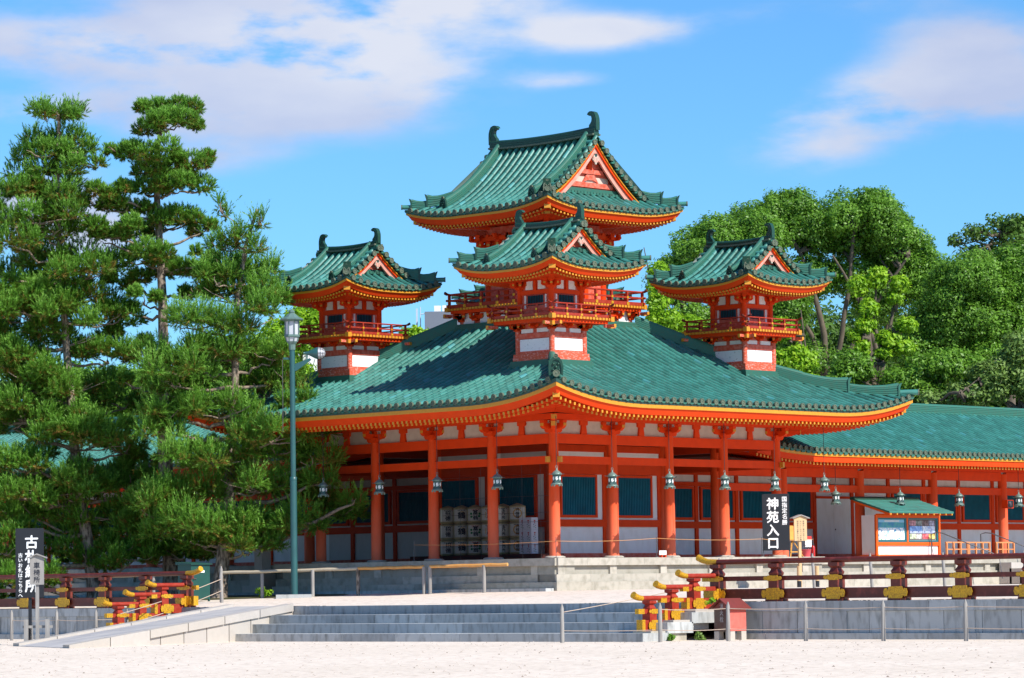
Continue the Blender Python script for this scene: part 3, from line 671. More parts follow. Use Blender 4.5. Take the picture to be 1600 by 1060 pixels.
def turret(parent, loc, big, name='turret'):
    if big: hb, zb0, zb1 = 1.57, 9.5, 11.55; hl, zl0, zl1 = 2.30, 8.45, 9.3; hd, zd, H, nb = 2.58, 9.42, .53, 6; hr, ze, r, lf, e0 = 3.72, 12.83, 2.72, .36, 2.8; P = lambda d: .30*d+.118*d*d; sp, rad = .335, .085; pane = 3
    else: hb, zb0, zb1 = .79, 8.46, 9.42; hl, zl0, zl1 = .86, 7.16, 8.02; hd, zd, H, nb = 1.48, 8.40, .43, 4; hr, ze, r, lf, e0 = 2.45, 10.13, 1.58, .32, 2.2; P = lambda d: .30*d+.135*d*d; sp, rad = .35, .085; pane = 1
    E_ = []
    body = MB()
    c4 = [(-1, -1), (1, -1), (1, 1), (-1, 1)]
    cr = .13 if big else .10
    for sx, sy in c4:
        body.tube([(sx*hb*.96, sy*hb*.96, zb0), (sx*hb*.96, sy*hb*.96, zb1+.3)], cr, 10, VER); body.tube([(sx*hl*.95, sy*hl*.95, zl0-.05), (sx*hl*.95, sy*hl*.95, zl1+.1)], cr, 10, VERP)
    nI = 3 if big else 1
    body.box(-hb+.05, hb-.05, -hb+.05, hb-.05, zb0, zb1+.9 if big else zb1+.55, VERD)
    body.box(-hl+.08, hl-.08, -hl+.08, hl-.08, zl0-.2, zl1+.3, VERD)
    for sg in (0, 1, 2, 3):
        Q = Matrix.Rotation(sg*math.pi/2, 3, 'Z')
        old = body.T
        def RB(x0, x1, y0, y1, z0, z1, m):
            vs = [Q @ Vector((x, y, z)) for z in (z0, z1) for x, y in ((x0, y0), (x1, y0), (x1, y1), (x0, y1))]
            body.use(m).add(vs, [(0, 3, 2, 1), (4, 5, 6, 7), (0, 1, 5, 4), (1, 2, 6, 5), (2, 3, 7, 6), (3, 0, 4, 7)])
        hz = zb1
        RB(-hb, hb, -hb-.01, -hb+.08, hz-.18, hz-.03, VER); RB(-hb, hb, -hb-.0, -hb+.08, hz+.30, hz+.44, VER); RB(-hb, hb, -hb-.0, -hb+.08, zb0, zb0+.12, VER)
        # lower storey: sill, white panels, beam
        RB(-hl-.08, hl+.08, -hl-.09, -hl+.1, zl0-.15, zl0, VERP)
        if not big:
            RB(-hl+.13, hl-.13, -hl+.03, -hl+.1, zl0+.10, zl1-.34, WHTD)
            RB(-hl, hl, -hl+.0, -hl+.09, zl1-.32, zl1-.14, VERD); RB(-hl+.1, hl-.1, -hl+.02, -hl+.1, zl0, zl0+.10, VERP)
            RB(-hl+.2, -.1, -hl+.04, -hl+.1, zl1-.12, zl1+.02, WHT); RB(.1, hl-.2, -hl+.04, -hl+.1, zl1-.12, zl1+.02, WHT)
        else:
            RB(-hl, hl, -hl+.0, -hl+.09, zl0+.02, zl0+.22, VERP); RB(-hl, hl, -hl+.0, -hl+.09, zl1+.02, zl1+.12, VER)
            for q in range(5):
                a = -hl+2*hl*(q+.5)/5; RB(a-.30, a+.30, -hl+.03, -hl+.1, zl0+.23, zl1-.0, WHT)
        # upper storey panels
        if big:
            for q in range(3):
                a = -hb+2*hb*(q+.5)/3; w = hb/3-.1
                for p_ in (-1, 1): RB(a+p_*w*.5-.16, a+p_*w*.5+.16, -hb+.02, -hb+.08, hz, hz+.28, WHT)
                if q != 1: RB(a-w*.55, a+w*.55, -hb-.01, -hb+.09, hz-.85, hz-.28, LOUV); [RB(a+p_*(w*.55+.12)-.035, a+p_*(w*.55+.12)+.035, -hb+.01, -hb+.08, hz-1.0, hz-.25, WHT) for p_ in (-1, 1)]
                else: RB(a-w*.9, a+w*.9, -hb-.01, -hb+.09, zb0+.13, hz-.28, VERD)
                RB(a-w*.55, a+w*.55, -hb-.04, -hb-.012, hz-.30, hz-.22, VER)
            for q in (1, 2): a = -hb+2*hb*q/3; RB(a-.1, a+.1, -hb-.03, -hb+.08, zb0, hz+.45, VER)
        else:
            RB(-.36, .36, -hb+.0, -hb+.07, hz-.56, hz-.22, LOUV); RB(-.42, .42, -hb-.01, -hb+.07, hz-.22, hz-.17, MARO2)
            for q in range(9): RB(-.34+.08*q, -.31+.08*q, -hb-.02, -hb+.0, hz-.56, hz-.22, DARK)
            for p_ in (-1, 1): RB(p_*.50-.035, p_*.50+.035, -hb+.02, -hb+.07, hz-.72, hz-.20, WHT)
            for p_ in (-1, 1): RB(p_*.30-.17, p_*.30+.17, -hb+.02, -hb+.08, hz+.0, hz+.30, WHT)
            RB(-.06, .06, -hb-.02, -hb+.08, hz-.04, hz+.35, VER)
    t = body.build(name, parent, loc)
    # brackets
    s = .8 if big else .62
    for sx, sy in c4:
        mb = MB(); bracket(mb, (sx*hb*.96, sy*hb*.96, zb1), (sx, sy, 0), s, True, 2)
        bracket(mb, (sx*hb*.96, sy*hb*.96, zb1+.02), (sx, 0, 0), s*.96, True, 2); bracket(mb, (sx*hb*.96, sy*hb*.96, zb1+.03), (0, sy, 0), s*.94, True, 2); mb.build('bracket', t); mb = MB()
        sl_ = s*.8; zz = zd-.42 if not big else zd-.5
        for dd in ((sx, sy, 0), (sx, 0, 0), (0, sy, 0)): bracket(mb, (sx*hl*.95, sy*hl*.95, zz), dd, sl_*1.1, True, 1)
        mb.build('balcony_bracket', t)
    for q in ((-1/3, 1/3) if big else ()):
        for dd in ((1, 0), (-1, 0), (0, 1), (0, -1)):
            mb = MB(); bracket(mb, (dd[0]*hb+dd[1]*q*hb, dd[1]*hb+dd[0]*q*hb, zb1), (*dd, 0), s, True, 2); mb.build('bracket', t)
    for q in ((-.6, -.2, .2, .6) if big else (0,)):
        for dd in ((1, 0), (-1, 0), (0, 1), (0, -1)):
            mb = MB(); bracket(mb, (dd[0]*hl+dd[1]*q*hl, dd[1]*hl+dd[0]*q*hl, zd-.5 if big else zd-.36), (*dd, 0), .62 if big else .42, True, 1); mb.build('balcony_bracket', t)
    # balcony deck, joist ends, rail
    mb = MB(); mb.box(-hd-.02, hd+.02, -hd-.02, hd+.02, zd-.075, zd, VERD); mb.box(-hd+.06, hd-.06, -hd+.06, hd-.06, zd-.20, zd-.077, VER)
    for dd in ((1, 0), (-1, 0), (0, 1), (0, -1)):
        n = int(2*hd/.16)
        for i in range(n):
            a = -hd+2*hd*(i+.5)/n
            c = (dd[0]*(hd+.035)+dd[1]*a, dd[1]*(hd+.035)+dd[0]*a, zd-.04); d_ = (.05, .11, .085) if dd[0] else (.11, .05, .085)
            mb.cbox(c, d_, YEL)
        for q in (-1, 1):                                           # projecting purlin ends below the deck
            a = q*(hd-.10); L_ = hd+.26; c = (dd[0]*L_/2*2-dd[0]*.2+dd[1]*a, dd[1]*L_/2*2-dd[1]*.2+dd[0]*a, zd-.27); d_ = (.5, .1, .1) if dd[0] else (.1, .5, .1)
            mb.cbox(c, d_, VERP); c2 = (c[0]+dd[0]*.255, c[1]+dd[1]*.255, c[2]); mb.cbox(c2, (.02, .11, .11) if dd[0] else (.11, .02, .11), YEL)
    for sx, sy in c4: mb.cbox((sx*(hd+.02), sy*(hd+.02), zd-.03), (.17, .17, .17), YEL); mb.cbox((sx*(hd+.0), sy*(hd+.0), zd-.28), (.15, .15, .14), YEL)
    mb.build('balcony', t)
    mb = MB(); balcony_rail(mb, hd-.03, zd, H, nb, big); mb.build('balcony_railing', t)
    # roof
    rf = Roof(0, 0, hr, hr, ze, P, lf, e0); g = r-.46                   # gable plane at |y| = g
    mb = MB()
    for k in (0, 2): rf.tiles(mb, k, lambda u: hr if abs(u) < r else hr-abs(u), sp, .30, rad)
    for k in (1, 3): rf.tiles(mb, k, lambda u: min(hr-g+.05, hr-abs(u)), sp, .30, rad)
    for k in (0, 2):                                                    # verge: short cover tiles laid across the rake
        for sy in (-1, 1):
            d = hr-(r-.12)+.15
            while d < hr-.05:
                p = rf.pt(k, sy*(r-.02), d); mb.tube([(p.x, p.y-sy*.34, p.z+.02), (p.x, p.y+sy*.10, p.z-.02)], rad*1.02, 8, TILE, rnd=random.random()*.7)
                disc(mb, Vector((p.x, p.y+sy*.12, p.z-.02)), (0, sy, 0), .105, .04); q = rf.pt(k, sy*(r-.02), d+.14); mb.cbox((q.x, q.y+sy*.02, q.z-.08), (.2, .16, .06), RIDGE)
                d += .25
    mb.build('tiled_roof', t)
    eave_structure(rf, t, .075 if not big else .085, .17 if not big else .2, .06, hr-hb*.9, rsp=.155 if not big else .185, rise=.10)
    # ridge
    zr = rf.z(0, hr, 0); hh = .17 if not big else .29
    mb = MB(); n = 12; pts = [(0, -r+2*r*i/n, zr-.05+.09*(abs(-1+2*i/n))**2.2) for i in range(n+1)]
    mb.sweep(pts, ridge_sec(.30 if big else .26, hh, 4), DARKB, side=(1, 0, 0))
    for x in (-1, 1): mb.sweep([(p[0], p[1], p[2]+.05) for p in pts], [(x*.17-.05, -.03), (x*.17+.05, -.03), (x*.17+.05, .03), (x*.17-.05, .03)], TEND, side=(1, 0, 0))
    for sx in (-1, 1):                                                  # descending ridges
        for sy in (-1, 1):
            k = 0 if sx < 0 else 2; uu = sy*(r-.42)
            dend = .72 if big else .50
            pp_ = [rf.pt(k, uu, hr-.06-(hr-.06-dend)*i/8, -.02) for i in range(9)]
            mb.sweep(pp_, ridge_sec(.25 if not big else .32, .24 if not big else .30, 4), RIDGE, side=(0, 1, 0), cap=True)
            end_tile(mb, pp_[-1]+Vector((0, 0, -.02)), (sx, 0, 0), .78 if big else .66)
            # corner ridges, lower and upper step, with flared tips
            cxy = lambda d, dz: Vector((sx*(hr-d), sy*(hr-d), rf.ze+rf.P(d)+rf.L(d, d)+dz))
            d1 = hr-g-.15
            up = [cxy(d1-(d1-.62)*i/5, .02) for i in range(6)]; pass
            mb.sweep(up, ridge_sec(.22, .30, 4), RIDGE, hs=[1, 1, 1, 1.02, 1.12, 1.34])
            tip = up[-1]; dv = Vector((sx, sy, 0)).normalized(); sd = Vector((dv.y, -dv.x, 0))
            mb.prism([(-.03, -.05), (.03, -.05), (.045, .30), (.10, .49), (.02, .46), (-.02, .36)], tip-sd*.14, dv, (0, 0, 1), sd*.28, DARKB)
            lo = [cxy(.66-(.66-.20)*i/3, .0) for i in range(4)]; pass
            mb.sweep(lo, ridge_sec(.20, .22, 4), RIDGE, hs=[1, 1.02, 1.15, 1.4]); tip = lo[-1]
            mb.prism([(-.03, -.05), (.03, -.05), (.045, .24), (.10, .40), (.02, .37), (-.02, .28)], tip-sd*.13, dv, (0, 0, 1), sd*.26, DARKB)
            if sx == -1 and sy == -1 or True: end_tile(mb, cxy(.22, .05)+dv*.02, (sx, sy, 0), .62 if not big else .7, TEND) if (sx == -1 and sy == -1) else None
            tp = cxy(0, .0); mb.tube([cxy(.5, .05), tp+dv*.08+Vector((0, 0, .08))], .085, 8, TILE, rnd=.4); disc(mb, tp+dv*.09+Vector((0, 0, .08)), dv, .095, .03)
    mb.build('roof_ridges', t)
    for sy in (-1, 1):
        mb = MB(); finial(mb, (0, sy*(r-.12), zr+hh+.05), (0, -sy, 0), .56 if big else .45); mb.build('ridge_ornament', t)
    # gables
    for sy in (-1, 1):
        mb = MB(); n = 10
        dg0 = hr-(r-.1)*(.92 if big else 1.0)
        rake = [(-(hr-(dg0+(hr-dg0)*i/n)), rf.P(dg0+(hr-dg0)*i/n)+ze-(.20 if big else .14)) for i in range(n+1)]
        full = rake+[(-a, b) for a, b in rake[-2::-1]]
        zb_ = ze+P(hr-g)-.02
        poly = [(a*.93, max(zb_, b-.12)) for a, b in full]; poly = [(poly[0][0], zb_)]+poly+[(poly[-1][0], zb_)]
        mb.prism(poly, (0, sy*g, 0), (1, 0, 0), (0, 0, 1), (0, sy*.04, 0), VERD)
        yb = sy*(r+.04)
        def rk(o0, o1, m, y0, y1):
            for i in range(len(full)-1):
                (a, b), (c_, d_) = full[i], full[i+1]
                mb.prism([(a, b-o0), (c_, d_-o0), (c_, d_-o1), (a, b-o1)], (0, y0, 0), (1, 0, 0), (0, 0, 1), (0, y1-y0, 0), m)
        k_ = 1.25 if big else 1.0
        rk(.0, .035*k_, YEL, sy*(r-.3), sy*(r+.0)); rk(.035*k_, .13*k_, VER, sy*(r-.3), sy*(r-.05)); rk(.13*k_, .32*k_, PINK, sy*(r-.2), sy*(r-.12))
        # hanging pendant
        mb.prism([(a*k_, b*k_+rake[-1][1]-.34*k_) for a, b in ((0, 0), (-.08, -.06), (-.13, -.18), (-.06, -.25), (0, -.33), (.06, -.25), (.13, -.18), (.08, -.06))], (0, sy*(r-.10), 0), (1, 0, 0), (0, 0, 1), (0, sy*.05, 0), WHT_SHADE)
        for q in (-1, 1): mb.prism([(q*.02*k_, rake[-1][1]-.46*k_), (q*.10*k_, rake[-1][1]-.44*k_), (q*.09*k_, rake[-1][1]-.58*k_), (q*.02*k_, rake[-1][1]-.6*k_)], (0, sy*(r-.048), 0), (1, 0, 0), (0, 0, 1), (0, sy*.012, 0), PINK)
        disc(mb, Vector((0, sy*(r-.04), rake[-1][1]-.38*k_)), (0, sy, 0), .05*k_, .03, BRONZD, 6)
        if big:
            mb.box(-1.2, 1.2, min(sy*(g+.04), sy*(g+.14)), max(sy*(g+.04), sy*(g+.14)), zb_+.22, zb_+.40, VERD); mb.box(-1.0, 1.0, min(sy*(g+.04), sy*(g+.06)), max(sy*(g+.04), sy*(g+.06)), zb_+.40, zb_+.62, WHT_SHADE)
            mb.box(-.65, .65, min(sy*(g+.06), sy*(g+.16)), max(sy*(g+.06), sy*(g+.16)), zb_+.72, zb_+.88, VERD); mb.prism([(-.42, 0), (-.2, .3), (.2, .3), (.42, 0), (.15, .1), (-.15, .1)], (0, sy*(g+.07), zb_+.40), (1, 0, 0), (0, 0, 1), (0, sy*.06, 0), VERD)
            mb.box(-.1, .1, min(sy*(g+.06), sy*(g+.12)), max(sy*(g+.06), sy*(g+.12)), zb_+.88, zb_+1.3, VER)
        w2 = (hr-dg0)*.98
        mb.box(-w2, w2, min(sy*(g-.02), sy*(g+.16)), max(sy*(g-.02), sy*(g+.16)), zb_-.03, zb_+.17 if big else zb_+.10, RIDGE, .1)
        for i in range(int(2*w2/.17)): mb.box(-w2+i*.17+.01, -w2+i*.17+.155, min(sy*(g+.1), sy*(g+.24)), max(sy*(g+.1), sy*(g+.24)), zb_-.06, zb_+.04, RIDGE, random.random())
        mb.build('gable', t)
    return t
# ------------------------------------------------------------------ main pavilion
OV = 3.7
PAV = thing('shrine_pavilion', 'large vermilion pavilion with green tiled hip roof, five turrets and a stone podium', 'building', (6, 6, 0))
PT = lambda v: (v[0]-6, v[1]-6, v[2])
def pmb(): m = MB(); m.T = PT; return m
def pod_face(mb, x0, x1, z0, z1, post, spacing, m, first=.25):
    """podium front along x at y=0 facing -y: cap, posts, sunk panels, base and plinth"""
    mb.use(m)
    x = x0
    while x < x1-.01: l = min(1.46, x1-x); mb.box(x+.003, x+l-.003, -.08, .9, z1-.26, z1, m, random.random()); x += l
    mb.box(x0, x1, .09, .9, z0, z1-.262, m, 1.0)  # recess tint darkest and posts paler, giving the sunk panels shade by colour
    x = x0
    while x < x1-.01: l = min(1.7, x1-x); mb.box(x+.003, x+l-.003, -.0, .3, z0+.10, z0+.36, m, random.random()); x += l
    x = x0+first
    k = 0
    while x < x1-.2:
        mb.box(x-.17, x+.17, -.0, .2, z0+.362, z1-.262, m, .45+.1*random.random()); x += spacing; k += 1
    x = x0-.1
    while x < x1+.09: l = min(1.9, x1+.1-x); mb.box(x+.004, x+l-.004, -.10, .25, z0-.25, z0+.098, m, random.random()); x += l
PE = 1.2
for k, (m_, nm) in enumerate(((STONEW, 'podium_side'), (STONEW, 'podium_side'), (STONEW, 'podium_side'), (STONEW, 'podium_side'))):
    mb = MB(); ang = (0, 1, 2, 3)[k]*math.pi/2
    Q = Matrix.Rotation(ang, 3, 'Z')
    mb.T = lambda v, Q=Q: tuple(Q @ Vector((v[0], v[1]-6-PE, v[2])))
    e_ = .0 if k % 2 == 0 else .003
    pod_face(mb, -6-PE-(0 if k % 2 == 0 else -.004), 6+PE-e_, -.92, 0-e_, 0, 2.62, m_); mb.build(nm, PAV)
mb = pmb(); mb.box(-PE+.7, 12+PE-.7, -PE+.7, 12+PE-.7, -1, -.006, mat('dark_paving', (.24, .22, .19), .85, var=(.16, .15, .13), vscale=3, vamt=.6), .6)
for k in range(4):
    Q = Matrix.Rotation(k*math.pi/2, 3, 'Z')
mb.build('podium_floor', PAV)
# lower stone kerb in front of the left podium face
mb = pmb()
y = -1.2
while y < 30: mb.box(-1.75, -1.35, y+.004, y+1.596, -1.5, -1.03, STONE, random.random()); y += 1.6
mb.build('podium_kerb', PAV)
# columns
colm = MB(); colm.tube([(0, 0, .0), (0, 0, 1.2), (0, 0, 2.6), (0, 0, 4.35)], [.198, .195, .185, .165], 16, VERC); cme = None
base = MB(); base.lathe([(.36, -.0), (.36, .035), (.30, .06), (.26, .065)], 16, (0, 0, 0), STONEW)
def place(me_obj, loc, parent):
    c = me_obj.copy(); COL.objects.link(c); c.parent = parent; c.location = loc; return c
ring = [(3*i, 3*j) for i in range(5) for j in range(5) if i in (0, 4) or j in (0, 4)]
ring += [(3, 3), (6, 3), (9, 3), (3, 6), (3, 9), (9, 6), (9, 9), (6, 9)]
c0 = colm.build('column', PAV, (ring[0][0]-6, ring[0][1]-6, .02)); b0 = base.build('stone_base', c0)
for (x, y) in ring[1:]:
    c = place(c0, (x-6, y-6, .02), PAV); b = b0.copy(); COL.objects.link(b); b.parent = c
# brackets over the outer columns, struts between, beams
for (x, y) in [q for q in ring if q[0] in (0, 12) or q[1] in (0, 12)]:
    mb = MB(); mb.T = lambda v: (v[0]-6, v[1]-6, v[2]); cor = (x in (0, 12)) and (y in (0, 12))
    dirs = []
    if x == 0: dirs.append((-1, 0))
    if x == 12: dirs.append((1, 0))
    if y == 0: dirs.append((0, -1))
    if y == 12: dirs.append((0, 1))
    for i, d in enumerate(dirs): bracket(mb, (x, y, 4.36+.003*i), (*d, 0), 1.0-.01*i, True, 1)
    if cor:
        sx, sy = (-1 if x == 0 else 1), (-1 if y == 0 else 1)
        dv = Vector((sx, sy, 0)).normalized(); sd = Vector((dv.y, -dv.x, 0)); o = Vector((x, y, 4.36))
        mb.prism([(-.6, .32), (-.6, .22), (0, .10), (.6, .14), (.92, .24), (.92, .34)], o-sd*.09, dv, (0, 0, 1), sd*.18, VER)
        mb.prism([(.2, .52), (.2, .40), (.9, .36), (1.25, .46), (1.25, .56)], o-sd*.088, dv, (0, 0, 1), sd*.176, VER)
        mb.prism([(.92, .20), (.95, .20), (.95, .36), (.92, .36)], o-sd*.10, dv, (0, 0, 1), sd*.20, YEL); mb.prism([(1.25, .42), (1.28, .42), (1.28, .58), (1.25, .58)], o-sd*.10, dv, (0, 0, 1), sd*.20, YEL)
    mb.build('bracket', PAV)
def facade(fn, name_obj, bays, struts=True):
    """timber frame of one outer face; fn maps (s, w, z) with s along the face, w outward"""
    pass
for k in range(4):
    Q = Matrix.Rotation(k*math.pi/2, 3, 'Z')
    T = lambda v, Q=Q: tuple(Q @ Vector((v[0]-6, v[1]-6, v[2])))
    for i in range(4):
        s0, s1 = 3*i, 3*i+3
        mb = MB(); mb.T = T; mb.box(s0+.155, s1-.155, -.085, .085, 3.99, 4.33, VER); mb.build('tie_beam', PAV)
        mb = MB(); mb.T = T; mb.box(s0+.16, s1-.16, -.065, .065, 3.29, 3.56, VER); mb.build('lower_tie_beam', PAV)
        mb = MB(); mb.T = T; c = s0+1.5; mb.prism([(c-.15, 4.335), (c-.11, 4.60), (c-.11, 4.64), (c-.19, 4.66), (c-.19, 4.80), (c+.19, 4.80), (c+.19, 4.66), (c+.11, 4.64), (c+.11, 4.60), (c+.15, 4.335)], (0, -.07, 0), (1, 0, 0), (0, 0, 1), (0, .14, 0), VER); mb.build('strut', PAV)
        mb = MB(); mb.T = T; mb.box(s0+.002, s1-.002, .01, .05, 4.332, 4.80, WHT_SHADE); mb.build('frieze_panel', PAV)
    mb = MB(); mb.T = T; mb.box(-.35+.001*k, 12.35-.001*k, -.075, .075, 4.80, 5.02, VER); mb.box(-.6, 12.6, -.56, -.42, 4.80+.002*(k % 2), 5.0, VER)
    for e in (-.30, 12.30): mb.cbox((e, 0, 3.425), (.16, .10, .20), YEL)
    mb.build('eave_purlin', PAV)
mb = pmb(); mb.box(-.2, 12.2, -.2, 12.2, 5.05, 5.12, CEIL); mb.box(3, 9, 3, 9, 4.0, 4.6, CEIL); mb.build('ceiling', PAV)
# inner room walls (3..9), one bay behind the colonnade
for k in range(4):
    Q = Matrix.Rotation(k*math.pi/2, 3, 'Z')
    # wall plane: local y = 3, facing -y
    T = lambda v, Q=Q: tuple(Q @ Vector((v[0]-6, v[1]-6, v[2])))
    for i in range(2):
        x0 = 3+3*i
        mb = MB(); mb.T = T; y = 3
        mb.box(x0+.2, x0+2.8, y, y+.05, .02, 3.95, WHT); mb.box(x0+.1, x0+2.9, y-.06, y+.0, .03, .22, VERD); mb.box(x0+.1, x0+2.9, y-.09, y, 1.18, 1.44, VER)
        mb.box(x0+.1, x0+2.9, y-.08, y, 3.08, 3.48, VER); mb.box(x0+.1, x0+2.9, y-.06, y, 3.90, 4.15, VER)
        mb.box(x0+.17, x0+.30, y-.06, y, .22, 3.1, VER); mb.box(x0+2.68, x0+2.83, y-.055, y, .22, 3.1, VER)
        mb.build('inner_wall', PAV)
        mb = MB(); mb.T = T; lattice(mb, x0+.46, x0+2.23, 1.60, 2.98, y-.01, -1); mb.build('lattice_window', PAV)
# roof
RF = Roof(6, 6, 6+OV, 6+OV, 5.36, lambda d: .307*d+.0195*d*d, .62, 4.7)
ds = 9.7-2.40
for k in range(4):
    mb = pmb(); RF.tiles(mb, k, lambda u: min(ds, 9.7-abs(u)), .365, .34, .092); mb.build('tiled_roof', PAV)
_b = MB.build
def b_pav(s, name, parent=None, loc=(0, 0, 0)):
    if parent is PAV and s.T is None: s.T = PT
    return _b(s, name, parent, loc)
MB.build = b_pav
eave_structure(RF, PAV, .13, .22, .09, 3.75, rsp=.225, rise=.13)
MB.build = _b
for sx, sy in ((-1, -1), (1, -1), (-1, 1), (1, 1)):
    mb = pmb(); cxy = lambda d, dz: Vector((6+sx*(9.7-d), 6+sy*(9.7-d), RF.ze+RF.P(d)+RF.L(d, d)+dz)); dv = Vector((sx, sy, 0)).normalized(); sd = Vector((dv.y, -dv.x, 0))
    mb.sweep([cxy(7.35-(7.35-2.95)*i/8, -.02) for i in range(9)], ridge_sec(.34, .36, 5), RIDGE, cap=True)
    mb.sweep([cxy(2.95-(2.95-1.75)*i/4, .0) for i in range(5)], ridge_sec(.32, .32, 5), RIDGE, hs=[1, 1, 1.04, 1.14, 1.34])
    t0 = cxy(1.75, 0); mb.prism([(-.03, -.08), (.03, -.08), (.05, .36), (.12, .56), (.02, .52), (-.02, .42)], t0-sd*.19, dv, (0, 0, 1), sd*.38, RIDGE)
    mb.sweep([cxy(1.78-(1.78-.42)*i/4, .0) for i in range(5)], ridge_sec(.26, .25, 4), RIDGE, hs=[1, 1, 1.05, 1.2, 1.45])
    t0 = cxy(.42, 0); mb.prism([(-.03, -.08), (.03, -.08), (.05, .30), (.12, .47), (.02, .43), (-.02, .35)], t0-sd*.16, dv, (0, 0, 1), sd*.32, RIDGE)
    mb.tube([cxy(.6, .10), cxy(0, 0)+dv*.14+Vector((0, 0, .10))], .11, 10, TILE, rnd=.5); disc(mb, cxy(0, 0)+dv*.15+Vector((0, 0, .10)), dv, .12, .03)
    mb.build('hip_ridge', PAV)
mb = pmb(); end_tile(mb, RF.pt(0, -9.7+.26, .26, .12)+Vector((0, 0, 0)), (-1, -1, 0), 1.12); mb.build('corner_end_tile', PAV)
# stepped collar where the roof meets the central turret and the small turrets
mb = pmb()
zc = RF.ze+RF.P(ds)
for i in range(4): h = 2.62-.05*i; mb.box(6-h, 6+h, 6-h, 6+h, zc-.5+.09*i+(.25 if i == 0 else .33), zc-.42+.09*i+.33, RIDGE, .1)
for (tx, ty) in ((.83, .83), (11.17, .83), (.83, 11.17), (11.17, 11.17)):
    sx = 1 if tx < 6 else -1; sy = 1 if ty < 6 else -1
    for i in range(4): h = 1.14-.04*i; mb.box(tx-h, tx+h, ty-h, ty+h, 5.6, 6.62+.10*i+.0, RIDGE, .1)
    mb.box(tx-.96, tx+.96, ty-.96, ty+.96, 6.9, 7.04, VERP)
mb.build('turret_collars', PAV)
CT = turret(PAV, (0, 0, 0), True, 'central_turret')
FT = turret(PAV, (.83-6, .83-6, 0), False, 'corner_turret')
for (tx, ty) in ((11.17, .83), (.83, 11.17), (11.17, 11.17)): copy_tree(FT, PAV, (tx-6, ty-6, 0))
